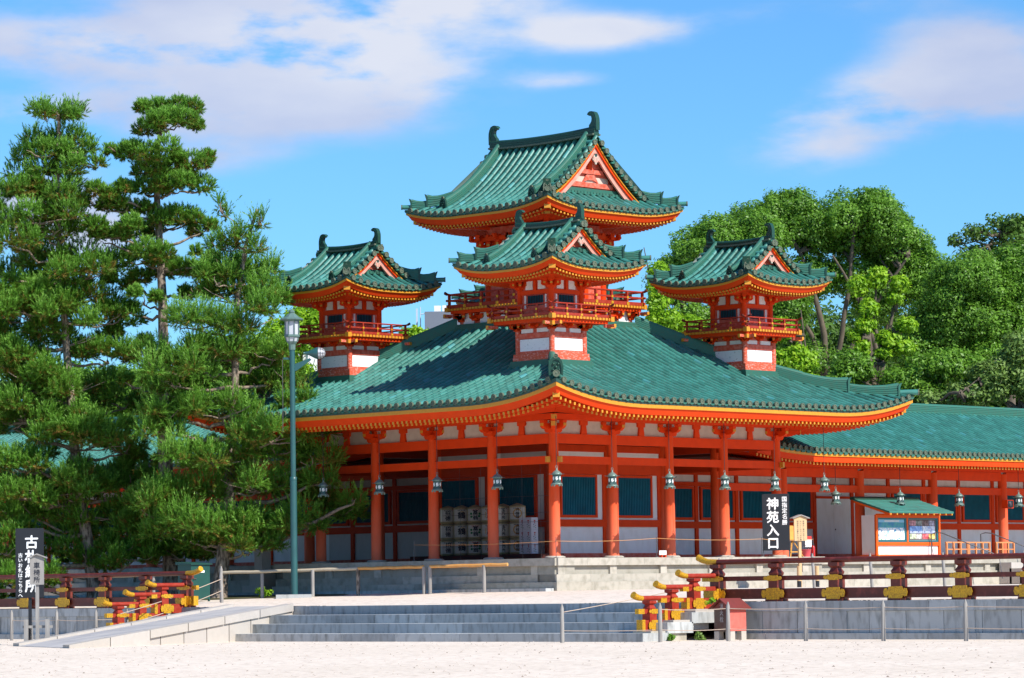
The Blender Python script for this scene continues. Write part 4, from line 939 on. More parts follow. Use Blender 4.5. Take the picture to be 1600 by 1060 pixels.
# ------------------------------------------------------------------ corridors
def corridor(swap, x_end, label, loc):
    """single-storey gallery running away from the pavilion along +x (mirrored to +y when swap)"""
    o = thing('corridor_building', label, 'building', loc)
    def T(v): v = (v[1], v[0], v[2]) if swap else v; return (v[0]-loc[0], v[1]-loc[1], v[2]-loc[2])
    def new(): m = MB(); m.T = T; return m
    x0 = 12.35
    ZE, YE, YR = 4.12, 1.1, 6.0
    Pf = lambda d: .36*d+.011*d*d
    lift = lambda x: .30*max(0, (4.2-(x-x0))/4.2)**2.0
    zf = lambda x, d: ZE+Pf(d)+lift(x)*max(0, 1-d/5)
    n = int((x_end-x0)/.325); D = YR-YE-.1
    for half in (0, 1):
        mb = new()
        yy = (lambda d: YE+d) if half == 0 else (lambda d: 2*YR-YE-d)
        for i in range(n):
            x = x0+.15+i*.325; st = 1 if half == 0 else 3
            for j in range(0, int(math.ceil(D/.33)), st):
                a, b = j*.33, min((j+st)*.33, D)
                pa, pb = Vector((x, yy(a), zf(x, a))), Vector((x, yy(min(b+.02, D)), zf(x, min(b+.02, D)))); sd = Vector((1, 0, 0)); t = (pb-pa).normalized(); nn = sd.cross(t)
                if nn.z < 0: nn = -nn
                vs = [p+sd*(math.cos(math.pi*q/5)*r)+nn*(math.sin(math.pi*q/5)*r) for p, r in ((pa, .086), (pb, .073)) for q in range(6)]
                xr = random.random(); xr = .15+.5*xr if xr < .95 else .72+.2*random.random()
                mb.use(TILE).add(vs, [(q, q+1, 7+q, 6+q) for q in range(5)], True, rnd=xr); mb.add(vs[:6], [tuple(range(6))], rnd=.1)
            if half == 0:
                p = Vector((x, YE, zf(x, 0))); disc(mb, p+Vector((0, -.012, .01)), (0, -1, 0), .10, .045)
                mb.use(RIDGE).box(x+.06, x+.265, YE-.03, YE+.01, p.z-.16, p.z-.07, rnd=.3)
        vs = []
        m_ = 40
        for i in range(m_+1):
            x = x0+(x_end-x0)*(i/m_)**1.6
            for j in range(13): d = D*j/12; vs.append((x, yy(d), zf(x, d)-.02))
        mb.use(TILED).add(vs, [(i*13+j, (i+1)*13+j, (i+1)*13+j+1, i*13+j+1) for i in range(m_) for j in range(12)])
        mb.build('tiled_roof', o)
    mb = new(); mb.sweep([(x0, YR, zf(x_end, D)-.12), ((x0+x_end)/2, YR, zf(x_end, D)-.12), (x_end, YR, zf(x_end, D)-.12)], ridge_sec(.34, .44, 6), RIDGE, side=(0, 1, 0)); mb.build('roof_ridge', o)
    mb = new(); xs = [x0+(x_end-x0)*(i/40)**1.6 for i in range(41)]
    for (y0, y1, z0, z1, m) in ((YE+.0, YE+.5, -.10, -.03, TILED), (YE+.03, YE+.5, -.24, -.102, YEL), (YE+.08, YE+.5, -.46, -.242, VER)):
        vs = []
        for x in xs:
            l = zf(x, 0); vs += [(x, y0, l+z0), (x, y1, l+z0), (x, y1, l+z1), (x, y0, l+z1)]
        mb.use(m).add(vs, [(4*i+a, 4*i+(a+1) % 4, 4*i+4+(a+1) % 4, 4*i+4+a) for i in range(40) for a in range(4)]+[(0, 1, 2, 3)])
    mb.build('eave_boards', o)
    mb = new(); x = x0+.1
    while x < x_end:
        for (ya, dz) in ((YE+.2, -.47),):
            z = zf(x, 0)+dz; mb.use(VER).add([(x-.04, ya, z-.09), (x+.04, ya, z-.09), (x+.04, ya, z), (x-.04, ya, z), (x-.04, 3.1, z+.1), (x+.04, 3.1, z+.1), (x+.04, 3.1, z+.2), (x-.04, 3.1, z+.2)], [(0, 1, 5, 4), (1, 2, 6, 5), (3, 0, 4, 7)])
            mb.box(x-.043, x+.043, ya-.02, ya+.0, z-.093, z+.003, YEL)
        x += .21
    mb.build('rafter_rows', o)
    mb = new(); mb.use(VER).add([(x0, YE+.45, 3.69), (x_end, YE+.45, 3.69), (x_end, 3.2, 3.95), (x0, 3.2, 3.95)], [(0, 1, 2, 3)]); mb.box(x0, x_end, 3.0, 9, 3.9, 4.0, CEIL); mb.build('ceiling', o)
    # front columns
    cxs = [15.95+4.78*i for i in range(int((x_end-15)/4.78))]
    for i, x in enumerate(cxs):
        mb = new(); mb.tube([(x, 3, 0), (x, 3, 1.2), (x, 3, 3.45)], [.21, .205, .19], 14, VERC); mb.lathe([(.34, 0), (.34, .04), (.27, .06)], 14, (x, 3, 0), STONEW); mb.build('column', o)
    for i in range(-1, len(cxs)):
        a = cxs[i] if i >= 0 else 12.2; b = cxs[i+1] if i+1 < len(cxs) else x_end
        mb = new(); mb.box(a+.18, b-.18, 2.92, 3.08, 3.17, 3.52, VER); mb.build('tie_beam', o)
        mb = new(); mb.box(a+.18, b-.18, 2.94, 3.06, 2.58, 2.86, VER); mb.build('lower_tie_beam', o)
    mb = new(); mb.box(x0, x_end, 2.9, 3.1, 3.53, 3.75, VER); mb.build('purlin', o)
    # back wall with lattice windows, module 2.42
    y = 6.0; k0 = 0
    mod = 2.42; i = 0; x = 11.85-mod*3
    while x < x_end-1:
        door = (not swap) and (21.3 < x+1.2 < 25.9)
        mb = new(); mb.box(x+.02, x+mod-.02, y, y+.06, 0, 3.95, WHT)
        mb.box(x, x+mod, y-.08, y, 3.3, 3.6, VER); mb.box(x-.09, x+.09, y-.07, y, 0, 3.3, VER); mb.box(x, x+mod, y-.05, y, .02, .2, VERD)
        mb.box(x, x+mod, y-.075, y, 2.86, 3.02, VER)
        if not door:
            mb.box(x, x+mod, y-.09, y, 1.22, 1.48, VER)
        mb.build('back_wall', o)
        if not door:
            mb = new(); lattice(mb, x+.30, x+2.12, 1.64, 2.75, y-.01, -1, .10); mb.build('lattice_window', o)
        else:
            mb = new(); mb.box(x+.1, x+mod/2-.005, y-.05, y-.002, .21, 2.45, WHT); mb.box(x+mod/2+.005, x+mod-.1, y-.05, y-.002, .21, 2.45, WHT); mb.box(x, x+mod, y-.07, y, 2.45, 2.55, VER)
            mb.lathe([(.02, -.03), (.03, 0), (.02, .03)], 8, (x+mod/2+.08, y-.06, 1.2), METAL); mb.build('plank_door', o)
        x += mod; i += 1
    mb = new(); mb.T = T; yf = .45
    def TT(v): return T((v[0], v[1]+yf, v[2]))
    m2 = MB(); m2.T = TT; pod_face(m2, 13.25, x_end, -.92, -.01, 0, 1.95, STONEW, .7); m2.build('podium_front', o)
    mb = new(); mb.box(12.9, x_end, yf+.7, 11.5, -1, -.016, STONEW, .6); mb.box(6.0, 12.9, 8.2, 11.5, -.9, -.02, STONEW, .6); mb.build('podium_floor', o)
    if not swap:
        mb = new()
        for q in range(3): mb.box(26.3, 40, yf-.2-.5*(q+1), yf-.1-.5*q, -1.1, -.25-.24*q, STONEP, random.random())
        mb.build('podium_steps', o)
    return o
WR = corridor(False, 48, 'long vermilion corridor with green tiled roof running off to the right behind the noticeboard', (15, 6, 0))
WL = corridor(True, 62, 'vermilion corridor with green tiled roof running left behind the pine trees', (6, 15, 0))

# ------------------------------------------------------------------ hanging lanterns
def lantern_proto():
    o = thing('hanging_lantern', 'x', 'lantern', (0, 0, 0))           # origin at the bottom of the feet
    mb = MB()
    mb.lathe([(.155, .10), (.16, .13), (.138, .17), (.138, .36), (.155, .39)], 6, (0, 0, 0), BRONZD, smooth=False, ph=R(15)); mb.build('body', o)
    mb = MB(); mb.lathe([(.16, .385), (.185, .395), (.19, .41), (.15, .45), (.10, .50), (.045, .535), (.03, .56), (.035, .59), (.01, .61)], 12, (0, 0, 0), BRONZE)
    for a in range(6): an = R(15+60*a); mb.tube([(.16*math.cos(an), .16*math.sin(an), .405), (.22*math.cos(an), .22*math.sin(an), .405), (.26*math.cos(an), .26*math.sin(an), .415)], .010, 5, BRONZD)
    mb.build('lantern_roof', o)
    mb = MB(); mb.lathe([(.17, .05), (.20, .055), (.205, .075), (.16, .105), (.14, .12)], 12, (0, 0, 0), BRONZE)
    for a in range(6): an = R(15+60*a); mb.lathe([(.02, 0), (.035, .015), (.025, .06)], 6, (.17*math.cos(an), .17*math.sin(an), 0), BRONZE)
    mb.build('foot', o)
    mb = MB()
    for a in range(6):                                                # lit paper showing through cut-outs, one cluster per side
        an = R(45+60*a); c = Vector((math.cos(an), math.sin(an), 0)); sd = Vector((-c.y, c.x, 0)); b = c*.121
        for (x, z, w, h) in ((-.018, .275, .05, .09), (.026, .25, .035, .07), (-.012, .215, .035, .04), (.022, .31, .03, .035)):
            mb.prism([(x-w/2, z-h/3), (x-w/4, z-h/2), (x+w/4, z-h/2), (x+w/2, z-h/4), (x+w/2, z+h/3), (x+w/5, z+h/2), (x-w/3, z+h/2)], b, sd, (0, 0, 1), c*.006, PAPER)
    mb.build('cut_out_panel', o)
    mb = MB(); k = 14
    mb.tube([(.045*math.cos(2*math.pi*i/k), 0, .645+.045*math.sin(2*math.pi*i/k)) for i in range(k+1)], .009, 6, BRONZE, cap=False); mb.build('ring', o)
    mb = MB(); mb.tube([(0, 0, .68), (0, 0, 2.36)], .011, 6, CHAINM); mb.build('chain', o)
    return o
LP = lantern_proto(); LP['group'] = 'bronze lanterns hanging under the eaves'
spots = [((-2.68, -2.68), 'bronze lantern hanging in front of the front corner column, where sun and shade sides meet'), ((.16, -2.6), 'bronze lantern in front of the second column of the sunlit side, right of the corner'),
         ((3.1, -2.6), 'bronze lantern in front of the third column of the sunlit side'), ((6.04, -2.6), 'bronze lantern in front of the fourth column of the sunlit side'),
         ((8.8, -2.6), 'bronze lantern right above the black and white entrance sign'), ((11.62, -2.6), 'bronze lantern on the longest chain, hanging free in front of the white plank door'),
         ((-2.6, .20), 'dark lantern before the first column left of the corner, above the barrels'), ((-2.6, 3.14), 'dark lantern before the second column left of the corner, left end of the barrels'), ((-2.6, 6.06), 'dark lantern before the third column left of the corner, nearest the pine'),
         ((-2.6, 9.0), 'dark lantern behind the pine branches at the left of the pavilion')]
first = True
for (x, y), lab in spots:
    if first: LP.location = (x, y, 2.38); LP['label'] = lab; first = False
    else: copy_tree(LP, None, (x, y, 2.36), lab)
for (x, lab) in ((17.86, 'small bronze lantern just left of the noticeboard, beside the corridor column'), (21.93, 'small bronze lantern hanging over the noticeboard roof'), (25.81, 'small bronze lantern right of the noticeboard, over the wooden barrier'), (29.9, 'small bronze lantern at the far right end of the corridor')):
    c = copy_tree(LP, None, (x, 1.9, 2.06), lab)
    for ch in c.children:
        if ch.name.startswith('chain'): ch.scale = (1, 1, .86); ch.location = (0, 0, .1)
# ------------------------------------------------------------------ sake barrels and boxes in the gallery
STRAW = mat('straw_wrap', (.50, .40, .20), .85, var=(.36, .28, .13), vscale=14, vamt=.7); STRAWW = mat('barrel_label_white', (.66, .62, .52), .8, var=(.55, .50, .38), vscale=9, vamt=.6)
INK = mat('brush_ink', (.015, .018, .03), .7); INKR = mat('red_print', (.55, .04, .03), .7); INKG = mat('green_print', (.03, .20, .06), .7); ORB = mat('orange_print', (.62, .30, .05), .7)
DK = mat('gallery_plinth', (.10, .02, .012), .7)
kinds = [('月桂冠', 'ring', .21), ('玉乃光', 'plain', .21), ('黄桜', 'fan', .27), ('富翁', 'green', .27), ('鶴', 'sun', .25), ('招徳', 'plain', .25)]
def barrel(kind, loc, label, top):
    txt, deco, sz = kind
    o = thing('sake_barrel', label, 'barrel', loc, 'straw-wrapped barrels stacked in the gallery')
    mb = MB(); mb.lathe([(.26, 0), (.29, .03), (.305, .10), (.31, .28), (.305, .46), (.29, .54), (.25, .575)], 20, (0, 0, 0), STRAW); mb.build('straw_body', o)
    mb = MB(); mb.use(STRAWW); k = 12; vs = []
    for i in range(k+1):
        a = R(225-58+116*i/k)
        for z in (.075, .50): vs.append((.314*math.cos(a), .314*math.sin(a), z))
    mb.add(vs, [(2*i, 2*i+2, 2*i+3, 2*i+1) for i in range(k)], True)
    out = Vector((-.707, -.707, 0)); sd = Vector((.707, -.707, 0))
    def P(x, z, r=.318): a = R(225)+x/.314; return Vector((r*math.cos(a), r*math.sin(a), z))
    def patch(pts, m, r=.317): mb.use(m).add([P(x, z, r) for x, z in pts], [tuple(range(len(pts)))])
    if deco == 'ring':
        for i in range(14): a0, a1 = R(360*i/14), R(360*(i+1)/14); patch([(.17*math.cos(a0), .29+.17*math.sin(a0)), (.17*math.cos(a1), .29+.17*math.sin(a1)), (.13*math.cos(a1), .29+.13*math.sin(a1)), (.13*math.cos(a0), .29+.13*math.sin(a0))], ORB)
    if deco == 'sun': patch([(.02+.12*math.cos(R(30*i)), .34+.10*math.sin(R(30*i))) for i in range(12)], ORB)
    if deco == 'fan': patch([(-.16, .18), (-.04, .15), (-.02, .34), (-.14, .38)], ORB)
    if deco == 'green':
        for x, z in ((-.15, .22), (.14, .24), (.16, .33), (-.16, .33)): patch([(x+.05*math.cos(R(60*i)), z+.045*math.sin(R(60*i))) for i in range(6)], INKG)
    for i in range(5): patch([(-.14+.06*i, .455), (-.105+.06*i, .455), (-.105+.06*i, .485), (-.14+.06*i, .485)], INKR if deco == 'green' else INK)
    mb.build('printed_label', o)
    tm = text_mesh([txt], .36/max(2, len(txt))*1.0 if len(txt) > 1 else .26, .2, INK, .028)
    n = len(txt); s_ = (.36/max(2, n)) if n > 1 else .26
    z0 = .29+s_*1.06*(n-1)/2
    tm.T = lambda v: tuple(P(v[0]*1.15, z0+v[2], .320-v[1]*.2)); tm.build('brush_lettering', o)
    mb = MB()
    for z in (.04, .54): mb.tube([P(0, z, 0)+Vector((.30*math.cos(R(30*i)), .30*math.sin(R(30*i)), 0)) for i in range(13)], .014, 5, STRAW, cap=False)
    if top: mb.lathe([(.26, .57), (.2, .60), (.08, .64), (.02, .66)], 12, (0, 0, 0), STRAW)
    mb.build('straw_rope', o)
    return o
mb = MB(); mb.box(1.3, 2.45, 1.9, 8.6, 0.02, .20, DK); tag(mb.build('display_plinth'), 'low dark red plank base that carries the barrels and boxes', 'plinth')
names = {'月桂冠': 'ring print', '玉乃光': 'plain white', '黄桜': 'fan print', '富翁': 'green leaf print', '鶴': 'orange sun print', '招徳': 'plain cream'}
rows = ['lowest', 'middle', 'topmost']
ycol = [3.70+.71*i for i in range(6)]
for ci, y in enumerate(ycol):
    kd = kinds[ci]
    for r_ in range(3):
        barrel(kd, (1.95+.0*ci, y, .205+.585*r_), '%s barrel with %s, in stack %d counted leftwards from the white boxes' % (rows[r_], names[kd[0]], ci+1), r_ == 2)
CART = mat('white_carton', (.72, .70, .74), .6)
for i in range(2):
    for r_ in range(3):
        loc = (1.42, 2.95-.30*i, .205+.43*r_)
        o = thing('sake_carton', '%s white printed carton of the %s column beside the barrels' % (rows[r_], ('left', 'right')[i]), 'box', loc, 'white cartons beside the barrels')
        mb = MB(); mb.box(0, .34, -.148, .148, 0, .425, CART); mb.build('carton', o)
        mb = MB()
        for face in (0, 1):
            def Q(a, z): return (-.003, -a, z) if face == 0 else (.17+a, -.151, z)
            def patch(pts, m): mb.use(m).add([Q(a, z) for a, z in pts], [tuple(range(len(pts)))])
            for (a, z, w, h, m) in ((0, .31, .09, .05, INKR), (.0, .25, .05, .05, INKR), (-.05, .17, .05, .025, INK), (.03, .14, .07, .02, INK), (-.03, .09, .09, .02, INKG), (.05, .06, .04, .03, INKG), (0, .20, .1, .012, INK)):
                patch([(a-w/2, z-h*.3), (a-w*.2, z-h/2), (a+w/2, z-h*.4), (a+w*.4, z+h/2), (a-w*.4, z+h*.4)], m)
            if i == 0 and face == 1: break
        mb.build('carton_print', o)
# ------------------------------------------------------------------ signs
def kanji_sign(name, label, loc, w, h, cols, sizes, step, tx, tz, rz, legs, bold=(.035,)):
    o = thing(name, label, 'sign', loc); o.rotation_euler.z = rz
    mb = MB(); mb.box(-w/2, w/2, 0, .05, 0, h, BLACK); mb.build('board', o)
    for ci, c in enumerate(cols):
        tm = text_mesh([c], sizes[ci], 0, SIGNW, bold[ci]); x0, z0 = tx[ci], tz[ci]
        tm.T = lambda v, x0=x0, z0=z0: (v[0]+x0, v[1]-.004, v[2]+z0); tm.build('lettering', o)
    for (x0, x1, z0, z1, m) in legs:
        mb = MB(); mb.box(x0, x1, .052, .10, z0, z1, m); mb.build('leg', o)
    return o
kanji_sign('entrance_sign', 'black board with large white characters standing before the last pavilion column', (10.86, -.9, .24), 1.0, 2.08, ['神苑入口', '国指定名勝'], [.46, .20], 0, [-.12, .32], [1.72, 1.88], R(-45), [(-.49, -.46, -.22, 1.0, METAL), (.46, .49, -.22, 1.0, METAL)], (.030, .020))
kanji_sign('talisman_return_sign', 'tall black board with white characters on a black post, left of the ramp foot', (-21.15, 2.02, -1.1), .86, 2.12, ['古札納所', '古いお札はこちらへ'], [.42, .145], 0, [.06, -.28], [1.70, 1.30], R(-45), [(-.05, .05, -1.43, .5, BLACK), (-.08, .08, -1.43, -.9, WOODG)], (.030, .016))
def wood_sign(label, loc, rz, txt, w, h, hp, m, roofm, ts):
    o = thing('wooden_notice_post', label, 'sign', loc); o.rotation_euler.z = rz
    mb = MB(); mb.box(-.05, .05, .05, .14, 0, hp, m); mb.build('post', o)
    mb = MB(); mb.use(m).add([(-w/2, 0, hp-h), (w/2, 0, hp-h), (w/2, 0, hp), (0, 0, hp+.10), (-w/2, 0, hp), (-w/2, .05, hp-h), (w/2, .05, hp-h), (w/2, .05, hp), (0, .05, hp+.10), (-w/2, .05, hp)],
       [(0, 1, 2, 3, 4), (9, 8, 7, 6, 5), (0, 1, 6, 5), (1, 2, 7, 6), (4, 0, 5, 9)]); mb.build('board', o)
    mb = MB()
    for s_ in (-1, 1): mb.prism([(0, hp+.10), (0, hp+.135), (s_*(w/2+.09), hp+.02), (s_*(w/2+.09), hp-.015)], (0, -.07, 0), (1, 0, 0), (0, 0, 1), (0, .22, 0), roofm)
    mb.build('little_roof', o)
    return o
ws = wood_sign('grey weathered wooden notice post with three characters, in front of the tall black board', (-22.0, .56, -2.53), R(-45), '', .42, .80, 2.62, WOODG, WOODG, .2)
tm = text_mesh(['車椅所'], .2, 0, INK, .01); tm.T = lambda v: (v[0], v[1]-.004, v[2]+2.40); tm.build('lettering', ws)
for (dx, lab) in ((-.34, 'left'), (.30, 'right')):
    mb = MB(); mb.box(dx-.06, dx+.06, .03, .17, 0, .78, WOODG); mb.build('stake', ws)
mb = MB(); mb.box(-.45, .45, .14, .19, .52, .60, WOODG); mb.build('cross_bar', ws)
ws2 = wood_sign('pale new wooden notice post with a small gabled board behind the right railing', (8.5, -4.0, -1.12), R(-20), '', .52, .80, 2.45, WOODP, WOODG, .2)
tm = text_mesh(['拝観のご案内左手より', 'お入りくださいませ順', '神苑受付は橋のそばに'], .068, .12, INK, .0); tm.T = lambda v: (.12-v[0], v[1]-.004, v[2]+2.34); tm.build('lettering', ws2)
# ------------------------------------------------------------------ noticeboard kiosk
ko = thing('noticeboard', 'roofed orange noticeboard with a garden map and photographs, green sloping roof', 'noticeboard', (22.1, 1.7, 0))
ORG = mat('orange_vermilion', (.80, .12, .012), .5, var=(.72, .09, .01), vscale=3, vamt=.5, spec=.2)
kT = lambda v: (v[0]-22.1, v[1]-1.7, v[2])
def kmb(): m = MB(); m.T = kT; return m
xa, xb = 20.06, 24.22
mb = kmb(); mb.box(xa, xb, 1.75, 2.4, .10, 1.66, WHT); mb.box(xa-.08, xb+.08, 1.62, 2.45, .02, .10, ORG); mb.build('case', ko)
mb = kmb(); mb.box(xa, xa+.12, 1.68, 1.76, .1, 1.68, ORG); mb.box(xb-.12, xb, 1.68, 1.76, .1, 1.68, ORG); mb.box(xa+.12, xb-.12, 1.69, 1.76, 1.56, 1.68, ORG); mb.box(xa+.12, xb-.12, 1.69, 1.76, .46, .60, ORG); mb.box(22.04, 22.14, 1.69, 1.76, .6, 1.56, ORG)
for x in (xa-.05, xb-.05): mb.box(x, x+.1, 1.56, 1.62, .0, .09, YEL)
mb.build('frame', ko)
mb = kmb(); TEALF = mat('teal_frame', (.01, .12, .14), .4)
for a, b in ((xa+.13, 22.03), (22.15, xb-.13)):
    for (c, d, e, f) in ((a, b, 1.50, 1.555), (a, b, .605, .68), (a, a+.05, .68, 1.50), (b-.10, b, .68, 1.50)): mb.box(c, d, 1.70, 1.752, e, f, TEALF)
mb.build('window_frame', ko)
mb = kmb(); mb.box(xa+.14, xb-.14, 1.742, 1.749, .12, .45, WHT); mb.build('lower_panel', ko)
def postermat():
    m = bpy.data.materials.new('printed_map'); m.use_nodes = True; nt = m.node_tree; N = nt.nodes; L = nt.links
    g = N.new('ShaderNodeNewGeometry'); n = N.new('ShaderNodeTexNoise'); n.inputs['Scale'].default_value = 5; n.inputs['Detail'].default_value = 6; L.new(g.outputs[0], n.inputs[0])
    cr = N.new('ShaderNodeValToRGB'); ramp(cr, [(.9, .9, .85), (.1, .35, .6), (.85, .88, .85), (.9, .92, .9), (.35, .65, .75), (.92, .92, .88), (.25, .5, .25), (.8, .3, .25)]); cr.color_ramp.interpolation = 'CONSTANT'
    r = N.new('ShaderNodeMapRange'); r.inputs[1].default_value = .25; r.inputs[2].default_value = .75; L.new(n.outputs[0], r.inputs[0]); L.new(r.outputs[0], cr.inputs[0]); L.new(cr.outputs[0], N['Principled BSDF'].inputs['Base Color']); return m
PM = postermat()
mb = kmb(); mb.box(xa+.2, 21.95, 1.735, 1.741, .69, 1.49, mat('poster_paper', (.78, .84, .86), .6)); mb.box(xa+.2, 21.95, 1.728, 1.734, .69, 1.16, PM); mb.box(xa+.9, 21.2, 1.7, 1.727, .72, 1.1, mat('poster_white', (.88, .9, .88), .6))
mb.box(xa+.2, 21.95, 1.727, 1.734, 1.17, 1.38, mat('poster_hills', (.05, .25, .42), .6, var=(.12, .45, .35), vscale=4, vamt=1)); mb.box(xa+.2, 21.95, 1.727, 1.734, 1.385, 1.49, mat('poster_sky', (.25, .55, .75), .6)); mb.box(xa+.6, 21.6, 1.722, 1.726, 1.41, 1.46, WHT); mb.build('garden_map', ko)
mb = kmb(); mb.box(22.22, xb-.26, 1.737, 1.743, .70, 1.49, mat('poster_brown', (.10, .03, .02), .6))
cols_ = [(.35, .15, .17), (.12, .13, .11), (.10, .05, .04), (.22, .20, .25), (.14, .25, .62), (.45, .55, .75), (.25, .28, .18), (.35, .33, .30), (.5, .06, .07), (.42, .30, .06)]
k = 0
for row, (z0, z1, n) in enumerate(((1.26, 1.46, 4), (.95, 1.24, 2), (.73, .93, 4))):
    w = (xb-.30-22.26)/n
    for i in range(n):
        c = cols_[k % 10]; mb.box(22.26+w*i+.01, 22.26+w*(i+1)-.01, 1.73, 1.736, z0, z1, mat('photo_print_%d' % k, c, .5, var=tuple(min(1, q*2.2+.1) for q in c), vscale=7, vamt=1, detail=6, vpos=(.42, .6))); k += 1
        if row == 1: mb.box(22.26+w*i+.01, 22.26+w*(i+1)-.01, 1.722, 1.729, .95, 1.04, mat('photo_water', (.45, .55, .75), .4, var=(.25, .2, .3), vscale=6, vamt=.8))
mb.build('photo_poster', ko)
mb = kmb(); x0, x1 = 20.0, 24.15; n = 32
vs = [(x0, .95, 1.74), (x1, .95, 1.74), (x1, 2.75, 2.28), (x0, 2.75, 2.28)]
mb.prism([(.95, 1.72), (2.75, 2.26), (2.75, 2.31), (.95, 1.77)], (x0, 0, 0), (0, 1, 0), (0, 0, 1), (x1-x0, 0, 0), RIDGE)
for i in range(8):
    y = .95+i*.225; z = 1.77+.3*(y-.95); mb.prism([(y, z), (y+.23, z+.07), (y+.23, z+.085), (y, z+.03)], (x0-.01, 0, 0), (0, 1, 0), (0, 0, 1), (x1-x0+.02, 0, 0), TILE)
mb.prism([(2.62, 2.29), (2.9, 2.29), (2.9, 2.40), (2.72, 2.42)], (x0-.02, 0, 0), (0, 1, 0), (0, 0, 1), (x1-x0+.04, 0, 0), DARKB); mb.build('sloping_roof', ko)
mb = kmb(); mb.prism([(.95, 1.64), (2.75, 2.18), (2.75, 2.26), (.95, 1.72)], (x0+.02, 0, 0), (0, 1, 0), (0, 0, 1), (.05, 0, 0), ORG)
for i in range(11): x = x0+.1+i*(x1-x0-.2)/10; mb.box(x-.03, x+.03, .97, 1.7, 1.66, 1.715, ORG); mb.box(x-.035, x+.035, .95, .969, 1.655, 1.72, YEL)
mb.build('roof_rafters', ko)
# ------------------------------------------------------------------ things on the podium right of the kiosk
def barrier(x, y, w, label):
    o = thing('wooden_barrier', label, 'barrier', (x, y, 0), 'low orange wooden barriers at the corridor steps')
    mb = MB(); m = mat('orange_wood', (.68, .26, .09), .6, var=(.6, .2, .06), vscale=6, vamt=.5)
    mb.box(-w/2, w/2, -.03, .03, .55, .60, m); mb.build('top_rail', o)
    mb = MB(); mb.box(-w/2+.05, w/2-.05, -.02, .02, .28, .32, m); mb.build('cross_rail', o)
    n = 4
    for i in range(n):
        a = -w/2+.06+(w-.12)*i/(n-1); mb = MB(); mb.box(a-.035, a+.035, -.035, .035, .0, .549, m); mb.build('upright', o)
    mb = MB(); 
    for sx in (-1, 1): mb.box(sx*(w/2-.1)-.03, sx*(w/2-.1)+.03, -.22, .22, .0, .05, m)
    mb.build('foot', o)
barrier(24.25, .9, 1.5, 'orange wooden barrier nearest the noticeboard'); barrier(26.0, 1.1, 1.5, 'orange wooden barrier between the two steel handrails'); barrier(27.9, 1.2, 1.3, 'orange wooden barrier at the right edge of the photo')
for x, lab in ((23.5, 'left dark steel handrail running down the corridor steps'), (26.8, 'right dark steel handrail running down the corridor steps')):
    o = thing('steel_handrail', lab, 'handrail', (x, .7, 0), 'steel handrails at the corridor steps')
    mb = MB(); mb.tube([(0, .9, 0), (0, .9, .92), (.1, .75, .98), (.2, .5, .95), (1.1, -1.6, .0), (1.15, -1.7, -.9)], .022, 8, METAL); mb.build('handrail', o)
mb = MB(); RED = mat('extinguisher_red', (.55, .012, .01), .3); mb.lathe([(.07, 0), (.075, .02), (.075, .38), (.05, .44), (.025, .47)], 14, (0, 0, 0), RED)
fe = thing('fire_extinguisher', 'red fire extinguisher on the podium right of the black entrance sign', 'fire extinguisher', (15.55, 1.2, .0)); mb.build('cylinder', fe)
mb = MB(); mb.lathe([(.03, .465), (.03, .50), (.015, .53)], 8, (0, 0, 0), BLACK); mb.tube([(.0, 0, .50), (.1, .02, .52)], .012, 6, BLACK); mb.tube([(.03, 0, .5), (.1, 0, .42), (.09, 0, .15)], .012, 6, BLACK); mb.build('valve_and_hose', fe)
pk = mat('pink_plastic', (.75, .10, .12), .4)
o = thing('plastic_bucket', 'pink plastic bucket standing beside the fire extinguisher', 'bucket', (15.0, 1.1, .0)); mb = MB(); mb.lathe([(.15, 0), (.20, .30), (.215, .31), (.20, .315), (.19, .28), (.14, .02)], 16, (0, 0, 0), pk); mb.build('tub', o)
mb = MB(); mb.tube([(.2*math.cos(R(a)), 0, .30+.16*math.sin(R(a))) for a in range(0, 181, 20)], .008, 5, METAL); mb.build('handle', o)
# folding easel
ea = thing('folding_easel', 'yellow wooden folding easel with a tilted board, right of the black entrance sign', 'easel', (13.75, .8, 0)); ea.scale = (.85, .85, .85); wy = mat('yellow_wood', (.66, .32, .05), .6, var=(.5, .2, .03), vscale=7, vamt=.5)
mb = MB(); mb.use(wy).add([(-.38, -.25, .78), (.30, -.25, .78), (.42, .12, 1.42), (-.18, .12, 1.42), (-.38, -.21, .77), (.30, -.21, .77), (.42, .16, 1.41), (-.18, .16, 1.41)], [(0, 1, 2, 3), (7, 6, 5, 4), (0, 1, 5, 4), (1, 2, 6, 5), (2, 3, 7, 6), (3, 0, 4, 7)]); mb.build('board', ea)
for a, b in (((-.42, -.3, 0), (.2, .1, 1.1)), ((.5, -.3, 0), (-.1, .1, 1.1)), ((-.35, .45, 0), (.1, 0, 1.2)), ((.5, .45, 0), (.2, 0, 1.2))):
    mb = MB(); mb.tube([a, b], .025, 6, wy); mb.build('leg', ea)
mb = MB(); mb.box(-.36, .44, -.27, -.23, .22, .27, wy); mb.build('brace', ea)
